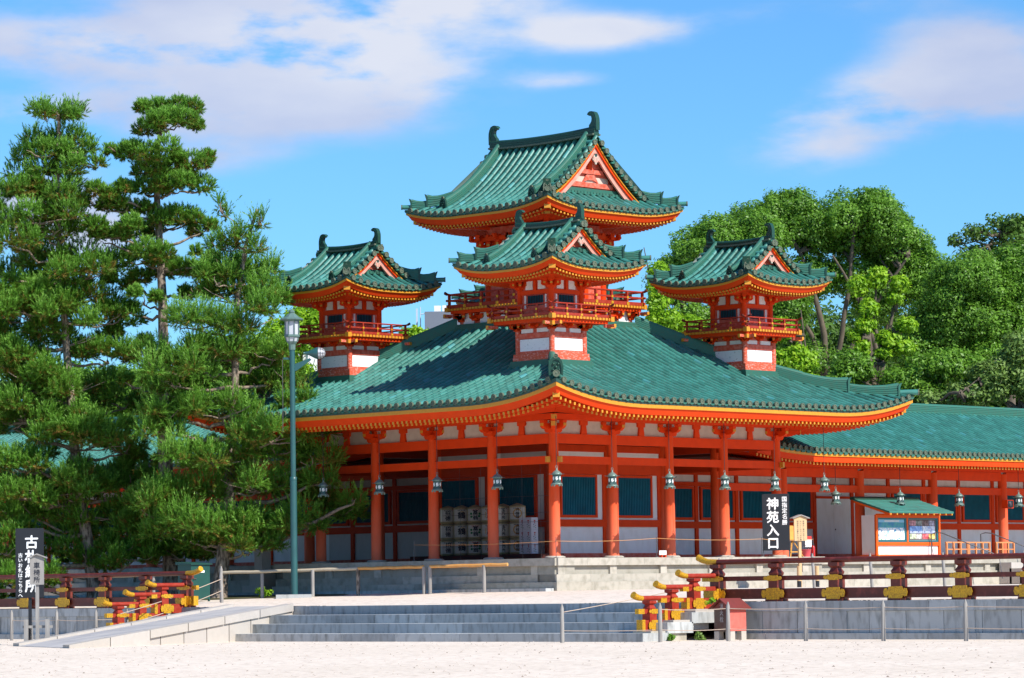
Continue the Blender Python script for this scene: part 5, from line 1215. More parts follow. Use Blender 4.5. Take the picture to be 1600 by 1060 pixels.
# small notice on the wall, white floor sign, speaker
o = thing('wall_notice', 'small white notice with a red heading on a stand by the fire extinguisher', 'notice', (16.5, 2.2, .0)); mb = MB(); mb.box(-.19, .19, 0, .02, .42, .84, WHT); mb.build('sheet', o); mb = MB(); mb.box(-.19, .19, -.008, -.002, .72, .84, INKR); mb.build('heading', o)
mb = MB(); mb.tube([(0, .03, 0), (0, .03, .8)], .02, 6, METAL); mb.build('stand', o)
o = thing('floor_sign', 'tiny white blank sign with two red feet on the podium edge between two columns', 'sign', (4.75, -.75, .0)); mb = MB(); mb.box(-.19, .19, -.01, .01, .09, .25, WHT); mb.build('panel', o)
for x in (-.1, .1):
    mb = MB(); mb.box(x-.025, x+.025, -.06, .06, 0, .10, VER); mb.build('foot', o)
o = thing('loudspeaker', 'small dark loudspeaker box in an orange bracket on a right corridor column', 'loudspeaker', (30.0, 2.55, 2.05)); o.scale = (.5, .6, .7); mb = MB(); mb.box(-.38, .38, -.25, .2, 0, .42, BLACK); mb.build('box', o)
mb = MB(); mb.box(-.42, -.385, -.27, .22, -.03, .45, VER); mb.box(.385, .42, -.27, .22, -.03, .45, VER); mb.box(-.385, .385, -.27, .22, -.04, -.005, VER); mb.box(-.385, .385, -.27, .22, .425, .45, VER); mb.build('bracket', o); mb = MB(); mb.lathe([(.15, 0), (.14, .01), (.05, .02)], 14, (0, 0, 0), METAL); lo = mb.build('cone', o, (0, -.252, .21)); lo.rotation_euler.x = R(90)
# rope barrier on the podium edge
def stanchion(x, y, h, label, z=0):
    o = thing('rope_stanchion', label, 'stanchion', (x, y, z), 'thin steel stanchions on the podium edge'); mb = MB(); mb.tube([(0, 0, 0), (0, 0, h)], .012, 6, METAL); mb.build('rod', o)
    mb = MB(); mb.lathe([(.09, 0), (.09, .015), (.02, .03)], 10, (0, 0, 0), METAL); mb.build('foot', o)
ss = [(-1.0, -1.0, 'stanchion at the front corner of the podium'), (4.2, -.95, 'stanchion between the second and third sunlit columns'), (9.9, -1.0, 'stanchion just left of the black entrance sign'), (13.6, -.4, 'stanchion in front of the white plank door'), (-1.0, 6.0, 'stanchion in the shade before the barrels')]
for x, y, l in ss: stanchion(x, y, .72, l)
def rope(pts, r, m, label, sag=.05, n=10, cat='rope', name='rope'):
    mb = MB(); P = []
    for i in range(len(pts)-1):
        a, b = Vector(pts[i]), Vector(pts[i+1])
        for k in range(n+(i == len(pts)-2)):
            t = k/n; p = a.lerp(b, t); p.z -= sag*4*t*(1-t); P.append(p)
    mb.tube(P, r, 5, m); return tag(mb.build(name), label, cat)
rope([(-1, 6, .58), (-1, -1, .58), (4.2, -.95, .68), (9.9, -1, .66), (13.6, -.4, .66)], .007, ROPEO, 'thin orange rope strung along the podium edge before the columns')
for (y, z) in ((1.2, .45), (1.2, 1.05), (1.2, 1.6), (1.2, 2.15)): pass
shade_screen = thing('wire_screen', 'thin wires and added dark see-through sheets deepening the shade between the columns before the barrels', 'screen', (0.35, 3, 0))
nm_ = bpy.data.materials.new('added_shade_sheet'); nm_.use_nodes = True; nt_ = nm_.node_tree; tr_ = nt_.nodes.new('ShaderNodeBsdfTransparent'); mx_ = nt_.nodes.new('ShaderNodeMixShader'); mx_.inputs[0].default_value = .38  # see-through dark sheet added to deepen the shade of the gallery
nt_.nodes['Principled BSDF'].inputs['Base Color'].default_value = (.01, .01, .012, 1); nt_.nodes['Principled BSDF'].inputs['Roughness'].default_value = 1; nt_.nodes['Principled BSDF'].inputs['Specular IOR Level'].default_value = 0
nt_.links.new(tr_.outputs[0], mx_.inputs[1]); nt_.links.new(nt_.nodes['Principled BSDF'].outputs[0], mx_.inputs[2]); nt_.links.new(mx_.outputs[0], nt_.nodes['Material Output'].inputs[0])
for i in range(4):
    mb = MB().use(nm_); a = -3+3*i+.12; mb.add([(-.05, a, .02), (-.05, a+2.76, .02), (-.05, a+2.76, 4.3), (-.05, a, 4.3)], [(0, 1, 2, 3)]); mb.build('shade_sheet', shade_screen)
for z in (.5, 1.3, 1.62, 2.2):
    mb = MB(); mb.tube([(.0, -2.8, z), (0, 2.9, z)], .006, 4, METAL); mb.build('wire', shade_screen)
for y in (-2.0, -1.1, .95, 2.0):
    mb = MB(); mb.tube([(0, y, 0), (0, y, 3.3)], .007, 4, METAL); mb.build('upright_wire', shade_screen)

# ------------------------------------------------------------------ vegetation
def fast_mesh(name, V, nper, m, rnd, parent, loc=(0, 0, 0)):
    """V: (n*nper,3) vertices of n faces with nper corners each"""
    n = len(V)//nper; me = bpy.data.meshes.new(name)
    me.vertices.add(len(V)); me.vertices.foreach_set('co', V.astype(np.float32).ravel())
    me.loops.add(len(V)); me.loops.foreach_set('vertex_index', np.arange(len(V), dtype=np.int32))
    me.polygons.add(n); me.polygons.foreach_set('loop_start', np.arange(0, len(V), nper, dtype=np.int32)); me.polygons.foreach_set('loop_total', np.full(n, nper, dtype=np.int32))
    me.materials.append(m); at = me.attributes.new('rnd', 'FLOAT', 'FACE'); at.data.foreach_set('value', rnd.astype(np.float32)); me.update(calc_edges=True)
    o = bpy.data.objects.new(name, me); COL.objects.link(o); o.location = loc
    if parent: o.parent = parent
    return o
def unit(a): return a/np.maximum(1e-9, np.linalg.norm(a, axis=-1, keepdims=True))
def needles(P, A, L, tint, m=24, nl=.135, w=.0135):
    """bottle-brush shoots: P base points, A directions, L lengths"""
    n = len(P); t = RNG.uniform(0.02, 1.0, (n, m, 1)); ph = RNG.uniform(0, 2*np.pi, (n, m, 1)); al = RNG.uniform(.35, .95, (n, m, 1))
    A = unit(A); ref = np.where(np.abs(A[:, 2:3]) < .9, np.array([[0, 0, 1.]]), np.array([[1., 0, 0]])); U = unit(np.cross(A, ref)); W = np.cross(A, U)
    rad = U[:, None]*np.cos(ph)+W[:, None]*np.sin(ph); D = A[:, None]*np.cos(al)+rad*np.sin(al)
    b = P[:, None]+A[:, None]*(L[:, None, None]*t); ln = nl*RNG.uniform(.7, 1.15, (n, m, 1))
    sd = unit(np.cross(D, A[:, None]+.01))*w
    V = np.stack([b-sd, b+sd, b+D*ln], 2).reshape(-1, 3)
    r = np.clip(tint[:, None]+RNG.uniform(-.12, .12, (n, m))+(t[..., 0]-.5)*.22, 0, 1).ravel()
    return V, r
def limb_path(a, b, rise=.35, wob=.25, n=6):
    a, b = np.array(a), np.array(b); out = []
    for i in range(n+1):
        t = i/n; p = a+(b-a)*t; p[2] += rise*math.sin(math.pi*t)*-.5+0.0
        if 0 < i < n: p = p+RNG.normal(0, wob*.35, 3)
        out.append(tuple(p))
    return out
def pine(label, base, k, px, trunk, pads, tops=1.0, dens=1.0, shoot=(.16, .34), group='black pines left of the pavilion', trunk_r=(.30, .07), seed=1, pad_h=1.12, fill=.4):
    """trunk and pads are measured sketch coordinates (x right, y down) at k units per metre, px = (x,y) of the foot"""
    global RNG
    RNG = np.random.default_rng(seed); rr = random.Random(seed)
    o = thing('pine_tree', label, 'tree', base, group)
    rt = np.array([RT.x, RT.y, 0]); fw = np.array([math.cos(YAW), math.sin(YAW), 0]); up = np.array([0, 0, 1.])
    def W(x, y, d=0.): s = (x-px[0]+.0142*(px[1]-y))/k; return rt*s+fw*d+up*((px[1]-y)/k)
    tp = [W(x, y) for x, y in trunk]
    n = len(tp); mb = MB()
    dens_pts = []; radii = []
    for i in range(n-1):
        for q in range(4): t = q/4; dens_pts.append(tuple(tp[i]*(1-t)+tp[i+1]*t)); radii.append(trunk_r[0]+(trunk_r[1]-trunk_r[0])*((i+t)/(n-1))**.8)
    dens_pts.append(tuple(tp[-1])); radii.append(trunk_r[1]); radii[0] *= 1.35; radii[1] *= 1.12
    mb.tube(dens_pts, radii, 14, BARK); mb.build('trunk', o)
    tpts = np.array(dens_pts); SP = []; SA = []; SL = []; ST = []
    limbs = MB()
    extra = [(x+rr.uniform(-.35, .35)*hw, y+rr.uniform(.5, 1.1)*hh, hw*.75, hh*.8) for (x, y, hw, hh) in pads if rr.random() < fill and hw > 25]
    for (x, y, hw, hh) in pads+extra:
        hw_, hh_ = hw/k, hh/k*pad_h
        dmax = 2.6*min(1, hw_/1.6+.35)
        d0 = rr.uniform(-1, 1)*dmax*.55
        c = W(x, y, d0)
        # the limb leaves the trunk a little below the pad
        j = int(np.argmin(np.abs(tpts[:, 2]-(c[2]-.25-.18*abs(np.dot(c-tpts[0], rt)-0)))));
        j = min(j, len(tpts)-3); a = tpts[j]; cc = c.copy(); cc[2] -= hh_*.45
        ln = np.linalg.norm(cc-a)
        if ln > .02:
            path = limb_path(a, cc, rise=.25*ln*.4, wob=.12*ln**.5, n=7); r0 = min(radii[j]*.55, .035+.022*ln)
            limbs.tube(path, [r0*(1-.65*i/7) for i in range(8)], 7, LIMB)
        for q in range(max(3, int(hw_*3.2))):                      # twigs inside the pad
            e = c+rt*RNG.uniform(-.8, .8)*hw_+fw*RNG.uniform(-.8, .8)*dmax*.6+up*RNG.uniform(-.35, .35)*hh_
            limbs.tube(limb_path(cc, e, .1, .08, 4), [.035, .03, .024, .017, .010], 5, LIMB)
        N = int(dens*235*hw_*(hh_+.35)*min(dmax, 2.2)/1.0)
        N = max(N, 30)
        drx = max(.5, min(dmax*.75, hw_*1.0))
        # a pad is a handful of tufted lobes with gaps between them; undersides flat and open
        nl_ = max(2, int(hw_*3.6)); lu = RNG.uniform(-1, 1, (nl_, 3)); lu[:, 0] = np.linspace(-.78, .78, nl_)+RNG.normal(0, .08, nl_); lr = RNG.uniform(.26, .46, nl_)*min(hw_, 1.5)
        li = RNG.integers(0, nl_, N); u = unit(RNG.normal(0, 1, (N, 3)))*(RNG.uniform(0.25, 1, (N, 1))**.45)
        Rl = lr[li][:, None]
        uz = np.where(u[:, 2:3] < 0, u[:, 2:3]*.5, u[:, 2:3]*.95)
        P = c+rt*(lu[li][:, :1]*hw_*.80+u[:, :1]*Rl*.95)+fw*(lu[li][:, 1:2]*drx*.8+u[:, 1:2]*Rl*1.2)+up*(lu[li][:, 2:3]*hh_*.55+uz*np.maximum(Rl*.75, hh_*.5))
        out = rt*u[:, :1]+fw*u[:, 1:2]
        A = out*RNG.uniform(.2, .75, (N, 1))+up*RNG.uniform(.45, 1.0, (N, 1))+RNG.normal(0, .16, (N, 3))
        low_ = u[:, 2] < -.15
        A[low_] = out[low_]*1.0+up*.15+RNG.normal(0, .3, (low_.sum(), 3))
        L_ = RNG.uniform(shoot[0], shoot[1], N)*(1+.5*(u[:, 2] > .45)*tops); L_[low_] *= .8
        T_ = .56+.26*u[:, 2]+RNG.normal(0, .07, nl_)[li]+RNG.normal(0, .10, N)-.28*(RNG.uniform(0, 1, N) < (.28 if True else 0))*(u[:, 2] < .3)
        SP.append(P); SA.append(A); SL.append(L_); ST.append(T_)
    limbs.build('limbs', o)
    P, A, L_, T_ = map(np.concatenate, (SP, SA, SL, ST))
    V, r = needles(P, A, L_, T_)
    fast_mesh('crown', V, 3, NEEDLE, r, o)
    return o
P0 = [(85, 168, 42, 10), (75, 205, 62, 15), (60, 235, 55, 12), (118, 232, 26, 8), (70, 268, 70, 20), (135, 255, 24, 9), (25, 290, 40, 16), (70, 305, 66, 20), (140, 310, 34, 10), (60, 340, 82, 18), (20, 370, 55, 20), (85, 395, 90, 22), (135, 425, 60, 18), (30, 420, 60, 22),
      (90, 455, 105, 26), (10, 470, 60, 25), (50, 490, 90, 25), (160, 495, 60, 20), (80, 530, 110, 26), (165, 555, 58, 20), (25, 560, 70, 28), (100, 602, 105, 24), (185, 625, 52, 20), (35, 640, 75, 26), (120, 690, 105, 26), (190, 700, 35, 14), (25, 715, 60, 28), (95, 760, 112, 26), (20, 775, 60, 30), (50, 795, 70, 22),
      (165, 800, 55, 20), (15, 850, 55, 28), (140, 872, 52, 22), (95, 832, 75, 18), (-50, 400, 60, 30), (-60, 500, 70, 30), (-60, 620, 70, 30), (-55, 740, 70, 30), (60, 870, 50, 24), (110, 655, 60, 16), (60, 585, 60, 16), (-40, 320, 50, 20), (200, 745, 46, 20), (205, 830, 55, 22), (215, 868, 44, 16), (60, 900, 50, 16), (150, 735, 50, 20), (0, 900, 40, 18)]
P1 = [(262, 152, 44, 13), (238, 172, 30, 12), (285, 186, 28, 10), (252, 195, 52, 14), (184, 228, 22, 10), (225, 240, 50, 12), (300, 248, 32, 10), (258, 262, 72, 12), (170, 298, 36, 14), (220, 290, 40, 12), (278, 290, 52, 12), (190, 322, 48, 12), (255, 342, 76, 15), (312, 352, 22, 12),
      (180, 360, 40, 16), (218, 398, 62, 18), (278, 412, 58, 20), (318, 402, 20, 12), (190, 432, 42, 12), (225, 468, 26, 14), (180, 470, 30, 14), (300, 445, 34, 14), (250, 778, 55, 24), (258, 830, 48, 20), (225, 810, 35, 16), (215, 560, 30, 14), (215, 600, 26, 12), (222, 660, 34, 16), (300, 640, 34, 16), (215, 710, 40, 18), (290, 865, 46, 16), (222, 858, 40, 18), (300, 700, 40, 18), (195, 520, 34, 14)]
P2 = [(402, 335, 10, 26), (342, 312, 10, 28), (385, 378, 22, 22), (345, 372, 26, 22), (345, 408, 42, 24), (392, 418, 38, 28), (412, 452, 34, 24), (360, 455, 66, 28), (310, 500, 58, 26), (390, 498, 48, 30), (425, 545, 36, 30), (350, 545, 88, 30), (285, 590, 60, 28), (415, 600, 62, 28), (462, 632, 30, 22), (498, 668, 26, 20),
      (345, 640, 82, 26), (262, 640, 48, 22), (425, 680, 68, 26), (488, 716, 42, 20), (320, 712, 86, 24), (298, 768, 90, 28), (405, 755, 82, 26), (478, 778, 52, 22), (528, 792, 42, 22), (552, 778, 18, 20), (438, 815, 62, 24), (350, 815, 82, 26), (282, 828, 60, 24), (238, 792, 40, 20), (405, 845, 42, 14), (330, 850, 50, 18), (475, 822, 34, 14), (250, 560, 40, 24), (440, 580, 22, 24), (505, 745, 26, 18)]
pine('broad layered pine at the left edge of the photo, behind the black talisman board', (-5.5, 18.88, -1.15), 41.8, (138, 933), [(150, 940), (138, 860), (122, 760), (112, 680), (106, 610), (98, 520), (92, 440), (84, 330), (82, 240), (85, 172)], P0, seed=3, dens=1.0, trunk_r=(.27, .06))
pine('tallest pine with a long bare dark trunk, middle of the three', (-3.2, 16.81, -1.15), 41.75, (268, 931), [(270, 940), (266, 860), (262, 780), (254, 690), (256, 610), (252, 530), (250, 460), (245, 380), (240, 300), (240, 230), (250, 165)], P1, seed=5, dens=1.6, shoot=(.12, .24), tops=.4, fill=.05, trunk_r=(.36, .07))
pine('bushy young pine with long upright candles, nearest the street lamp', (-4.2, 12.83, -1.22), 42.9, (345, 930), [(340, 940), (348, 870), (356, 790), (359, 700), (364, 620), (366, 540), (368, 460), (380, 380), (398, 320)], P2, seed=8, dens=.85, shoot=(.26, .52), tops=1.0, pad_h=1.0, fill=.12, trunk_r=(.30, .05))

def leaves(C, Rr, n, size, tint, up_bias=.45, squash=.8):
    """leaf cards on lumpy shells round the clump centres"""
    Vs = []; rs = []
    for c, r, tn, m in zip(C, Rr, tint, n):
        u = unit(RNG.normal(0, 1, (m, 3))); lump = 1+.22*np.sin(u[:, :1]*6+c[0]*3)*np.cos(u[:, 1:2]*5+c[1])+.12*np.sin(u[:, 2:3]*9+c[2])
        rad = r*lump*RNG.uniform(.55, 1.06, (m, 1))**.6; P = c+u*rad*np.array([[1, 1, squash]])
        N = unit(u+RNG.normal(0, .55, (m, 3))+np.array([[0, 0, up_bias]])); ref = RNG.normal(0, 1, (m, 3)); U = unit(np.cross(N, ref)); W = np.cross(N, U)
        s = size*RNG.uniform(.6, 1.25, (m, 1)); a = U*s; b = W*s*.55
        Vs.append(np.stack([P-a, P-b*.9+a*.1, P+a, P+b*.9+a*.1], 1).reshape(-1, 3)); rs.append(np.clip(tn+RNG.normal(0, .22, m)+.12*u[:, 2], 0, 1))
    return np.concatenate(Vs), np.concatenate(rs)
def tree(name, label, base, k, px, env, trunks, m, size=.13, cov=2.2, clump=(.8, 1.3), seed=1, cat='tree', group=None, nclump=40, twig=40, bark=None, depth=.9):
    """env: crown envelope ellipses (x, y, half width, half height, weight) in sketch units; trunks: polylines with radii"""
    global RNG
    RNG = np.random.default_rng(seed); o = thing(name, label, cat, base, group)
    rt = np.array([RT.x, RT.y, 0]); fw = np.array([math.cos(YAW), math.sin(YAW), 0]); up = np.array([0, 0, 1.])
    def W(x, y, d=0.): s = (x-px[0]+.0142*(px[1]-y))/k; return rt*s+fw*d+up*((px[1]-y)/k)
    C = []; Rr = []; T_ = []
    tw = sum(e[4] for e in env)
    for (x, y, hw, hh, wt) in env:
        c = W(x, y); n = max(1, int(nclump*wt/tw))
        for i in range(n):
            u = unit(RNG.normal(0, 1, 3))*RNG.uniform(.35, 1)**.4
            r = RNG.uniform(*clump); hx = max(.05, hw/k-r*.8); hz = max(.05, hh/k-r*.65); hd = max(.05, hw/k*depth-r*.7)
            C.append(c+rt*u[0]*hx+fw*u[1]*hd+up*u[2]*hz); Rr.append(r); T_.append(RNG.uniform(.3, .7))
    n = [int(cov*4*math.pi*r*r/(size*size*1.1)) for r in Rr]
    V, r = leaves(np.array(C), Rr, n, size, T_)
    mb = MB(); ends = []
    for (pts, r0, r1, d) in trunks:
        P = [tuple(W(x, y, d*i/(len(pts)-1))) for i, (x, y) in enumerate(pts)]; n_ = len(P); fine = []; rad = []
        for i in range(n_-1):
            for q in range(3):
                t = q/3; p = np.array(P[i])*(1-t)+np.array(P[i+1])*t
                if q: p += RNG.normal(0, r0*.12, 3)
                fine.append(tuple(p)); rad.append(r0+(r1-r0)*(i+t)/(n_-1))
        fine.append(P[-1]); rad.append(r1); mb.tube(fine, rad, 10, bark or BARK2); ends += fine[len(fine)//3:]
    if trunks: mb.build('trunk', o)
    if ends and twig:
        mb = MB(); E_ = np.array(ends)
        for i in RNG.choice(len(C), min(twig, len(C)), replace=False):
            c = C[i]; dd = np.linalg.norm(E_-c+np.array([0, 0, .6]), axis=1); a = E_[int(np.argmin(dd))]; mb.tube(limb_path(a, c, .3, .35, 5), [.10, .085, .07, .05, .035, .02], 6, bark or BARK2)
        mb.build('branches', o)
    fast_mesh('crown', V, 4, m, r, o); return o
BG = 'broadleaf trees beyond the pavilion'
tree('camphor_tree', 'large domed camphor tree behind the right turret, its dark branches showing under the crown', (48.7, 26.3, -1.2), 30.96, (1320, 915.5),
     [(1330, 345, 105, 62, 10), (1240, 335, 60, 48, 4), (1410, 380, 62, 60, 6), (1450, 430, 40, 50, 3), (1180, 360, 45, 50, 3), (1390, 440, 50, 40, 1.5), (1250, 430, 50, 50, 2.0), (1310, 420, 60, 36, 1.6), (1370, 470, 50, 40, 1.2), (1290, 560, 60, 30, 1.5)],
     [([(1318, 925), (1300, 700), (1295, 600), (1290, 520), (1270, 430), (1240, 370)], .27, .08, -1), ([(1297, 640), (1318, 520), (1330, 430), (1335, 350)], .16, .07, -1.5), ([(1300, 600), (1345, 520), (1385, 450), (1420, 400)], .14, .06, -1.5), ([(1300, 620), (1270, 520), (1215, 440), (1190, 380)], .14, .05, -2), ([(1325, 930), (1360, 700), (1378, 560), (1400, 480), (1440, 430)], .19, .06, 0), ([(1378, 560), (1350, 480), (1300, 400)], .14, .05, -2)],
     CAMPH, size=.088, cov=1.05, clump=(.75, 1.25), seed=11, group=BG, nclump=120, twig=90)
tree('camphor_tree', 'camphor tree showing between the central and right turrets', (42.1, 27.9, -1.2), 31.6, (1150, 918),
     [(1120, 385, 75, 55, 6), (1055, 430, 38, 40, 2.5), (1185, 380, 55, 60, 4), (1235, 470, 45, 70, 3), (1080, 500, 50, 40, 2)],
     [([(1150, 925), (1140, 700), (1125, 560), (1120, 440)], .35, .1, 0), ([(1240, 930), (1265, 640), (1258, 540), (1240, 440)], .14, .06, 1), ([(1140, 640), (1090, 520), (1060, 450)], .16, .05, -1)],
     CAMPH, size=.088, cov=1.05, clump=(.7, 1.1), seed=12, group=BG, nclump=80, twig=50)
tree('camphor_tree', 'dense rounded camphor tree at the right edge of the photo', (48.4, 17.7, -1.2), 32.2, (1530, 912.6),
     [(1530, 470, 90, 90, 10), (1590, 440, 50, 70, 4), (1470, 510, 55, 70, 4), (1560, 560, 80, 60, 4), (1450, 560, 60, 60, 3), (1640, 520, 60, 100, 3)],
     [([(1530, 925), (1525, 700), (1530, 560), (1540, 450)], .4, .1, 0)], CAMPH, size=.088, cov=1.05, clump=(.8, 1.3), seed=13, group=BG, nclump=110, twig=20)
tree('feathery_tree', 'loose feathery tree rising behind the camphors in the top right', (63.1, 26.9, -1.2), 29.1, (1570, 912),
     [(1580, 345, 40, 16, 3), (1540, 358, 42, 12, 2), (1500, 370, 22, 9, 1), (1600, 372, 60, 20, 4), (1560, 390, 60, 16, 3), (1620, 345, 40, 20, 2)],
     [([(1580, 925), (1585, 600), (1580, 400), (1578, 340)], .3, .06, 0)], DARKL, size=.13, cov=.55, clump=(.35, .7), seed=14, group=BG, nclump=46, twig=40)
tree('pollarded_tree', 'pollarded tree with bright lime leaf tufts on bare trunks, in front of the camphors', (40.1, 17.9, -1.2), 33.3, (1360, 915),
     [(1346, 440, 17, 20, 2), (1376, 428, 15, 17, 2), (1410, 440, 18, 15, 2), (1362, 478, 16, 16, 2), (1404, 462, 10, 10, 1), (1358, 505, 20, 14, 2), (1395, 528, 20, 16, 2), (1422, 505, 18, 14, 1.6), (1418, 540, 18, 12, 1.6), (1385, 550, 14, 12, 1.2), (1340, 520, 10, 10, .8), (1352, 540, 16, 14, 1.5)],
     [([(1375, 925), (1372, 640), (1366, 560), (1362, 510), (1348, 450)], .17, .05, 0), ([(1377, 640), (1382, 540), (1370, 500), (1376, 440)], .13, .05, .3), ([(1378, 600), (1392, 530), (1402, 480), (1410, 445)], .12, .05, .5), ([(1350, 925), (1358, 600), (1372, 565)], .12, .08, 0)],
     BRIGHT, size=.11, cov=1.6, clump=(.32, .48), seed=15, group=BG, nclump=64, twig=30)
tree('young_tree', 'bright young leafy tree just right of the right turret base', (35.9, 19.1, -1.2), 33.8, (1240, 917), [(1245, 562, 34, 30, 4), (1215, 560, 16, 18, 1), (1262, 590, 26, 20, 2), (1225, 510, 14, 24, 1.5)],
     [([(1250, 925), (1250, 700), (1246, 580)], .12, .05, 0), ([(1262, 925), (1270, 600), (1256, 480)], .07, .03, 0)], BRIGHT, size=.11, cov=1.3, clump=(.4, .65), seed=16, group=BG, nclump=34, twig=20)
tree('young_tree', 'bright young tree showing just right of the central balcony', (35.5, 26.6, -1.2), 32.8, (1040, 920), [(1045, 500, 36, 26, 4), (1025, 485, 18, 18, 1.5), (1080, 505, 24, 18, 2), (1030, 440, 16, 40, 2)],
     [([(1060, 925), (1058, 600), (1044, 470)], .12, .05, 0), ([(1044, 560), (1020, 440), (1008, 380)], .06, .02, 0)], BRIGHT, size=.11, cov=1.2, clump=(.4, .65), seed=17, group=BG, nclump=30, twig=20)
tree('maple_tree', 'low spreading green maple above the corridor roof at the right', (41.3, 14.7, -1.2), 33.6, (1470, 913.5), [(1480, 570, 70, 32, 5), (1420, 590, 50, 26, 3), (1545, 590, 50, 24, 3), (1330, 570, 40, 30, 3), (1300, 600, 50, 20, 2), (1380, 615, 60, 16, 2), (1470, 615, 60, 14, 2)],
     [([(1470, 925), (1470, 680), (1475, 600)], .2, .08, 0), ([(1420, 640), (1450, 606), (1500, 602), (1560, 592)], .07, .02, 1)], CAMPH, size=.10, cov=1.0, clump=(.5, .9), seed=18, group=BG, nclump=80, twig=40)
tree('weeping_tree', 'grey-green weeping tree hanging over the corridor roof at the right edge', (41.1, 10.9, -1.2), 34.2, (1570, 912), [(1590, 560, 40, 50, 4), (1555, 590, 40, 36, 4), (1520, 610, 40, 18, 2), (1610, 600, 40, 30, 3), (1470, 618, 36, 12, 1)],
     [([(1600, 925), (1600, 640), (1595, 540)], .22, .07, 0), ([(1598, 600), (1560, 560), (1530, 590), (1500, 612)], .06, .02, -1), ([(1596, 580), (1620, 560), (1640, 600)], .06, .02, 1)], WEEPL, size=.11, cov=.8, clump=(.4, .8), seed=19, group=BG, nclump=60, twig=40)
LG = 'broadleaf trees beyond the left corridor'
tree('broadleaf_tree', 'bright green tree behind the left turret and the lamp head', (31.7, 48.3, -1.2), 30.4, (470, 927.6), [(475, 510, 42, 46, 5), (430, 540, 40, 60, 4), (500, 490, 20, 20, 1), (400, 600, 50, 60, 4), (455, 600, 40, 50, 3)],
     [([(460, 935), (462, 700), (470, 520)], .25, .08, 0)], BRIGHT, size=.13, cov=1.0, clump=(.6, 1.0), seed=21, group=LG, nclump=70, twig=20)
tree('broadleaf_tree', 'small green tree top showing just right of the left turret balcony', (40.7, 49.3, -1.2), 29.2, (645, 925), [(645, 530, 26, 24, 3), (620, 545, 30, 30, 2)], [([(645, 935), (645, 700), (645, 540)], .2, .06, 0)], BRIGHT, size=.12, cov=1.1, clump=(.5, .8), seed=22, group=LG, nclump=18, twig=10)
for (nm, x, bx, by, kk, seed) in (('green tree seen between the left and middle pine trunks', 190, 22.95, 52.05, 31.0, 23),):
    tree('broadleaf_tree', nm, (bx, by, -1.2), kk, (x, 931.6), [(190, 620, 90, 60, 6), (100, 620, 80, 70, 5), (300, 620, 80, 60, 6), (340, 560, 60, 60, 3)], [([(190, 935), (190, 700), (195, 600)], .3, .1, 0)], CAMPH, size=.13, cov=.95, clump=(.8, 1.2), seed=seed, group=LG, nclump=90, twig=10)
tree('broadleaf_tree', 'dark green tree behind the leftmost pine', (26.5, 63.5, -1.2), 29.2, (60, 933), [(40, 640, 110, 70, 6), (-60, 620, 80, 80, 4)], [([(60, 940), (60, 700), (60, 600)], .3, .1, 0)], DARKL, size=.13, cov=.95, clump=(.8, 1.2), seed=24, group=LG, nclump=60, twig=6)
# a dense belt of far shrubs closes the view under the crowns
def shrub(name, label, loc, r, n, m, size, seed, cat='shrub', squash=.8, group=None):
    global RNG
    RNG = np.random.default_rng(seed); o = thing(name, label, cat, loc, group)
    C = [np.array([RNG.uniform(-.6, .6)*r, RNG.uniform(-.6, .6)*r, r*RNG.uniform(.2, .9)]) for i in range(n)]
    V, q = leaves(np.array(C), [r*.5]*n, [int(4*math.pi*(r*.5)**2/(size*size*1.1))]*n, size, [.5]*n); fast_mesh('foliage', V, 4, m, q, o)
    mb = MB()
    for c in C[:6]: mb.tube([(0, 0, 0), tuple(c*.5), tuple(c)], [.02*r+.01, .015*r+.008, .01], 5, BARK2)
    mb.build('stems', o); return o
shrub('small_shrub', 'tiny bright green shrub at the foot of the podium, right of the lamp-side pine', (-4.6, 10.0, -1.2), .27, 7, BRIGHT, .06, 31)
shrub('weed_clump', 'green weeds under the stone blocks left of the small red box', (-15.1, -18.75, -2.53), .16, 5, CAMPH, .05, 32, 'weeds')
shrub('weed_clump', 'dry yellowish grass tuft at the foot of the small red box', (-14.2, -19.0, -2.53), .20, 4, WEEPL, .05, 33, 'weeds')
shrub('fern_tuft', 'bright lime fern growing from the terrace edge above the small red box', (-13.4, -18.75, -1.55), .16, 4, BRIGHT, .05, 34, 'fern')
# woodland behind everything
def woods():
    global RNG
    RNG = np.random.default_rng(77); C = []; Rr = []; T_ = []
    fw = np.array([math.cos(YAW), math.sin(YAW), 0]); rt = np.array([RT.x, RT.y, 0])
    for i in range(470):
        s = RNG.uniform(-40, 46) if i < 250 else RNG.uniform(12, 36); d = RNG.uniform(108, 122)
        if -13 < s < 4: continue
        h = RNG.uniform(-1, 14.5 if s > 13 else (6.2 if s > 4 else 4.2))
        C.append(np.array([-84.1, -80.1, 0])*0+fw*(d-0)+rt*s+np.array([-23.0, -21.0, 0])+np.array([0, 0, h])); Rr.append(RNG.uniform(1.6, 2.6)); T_.append(.35)
    V, q = leaves(np.array(C), Rr, [int(.8*4*math.pi*r*r/(.19*.19*1.1)) for r in Rr], .19, T_)
    tag(fast_mesh('distant_woodland', V, 4, DARKL, q, None), kind='stuff')
woods()
pebbles()

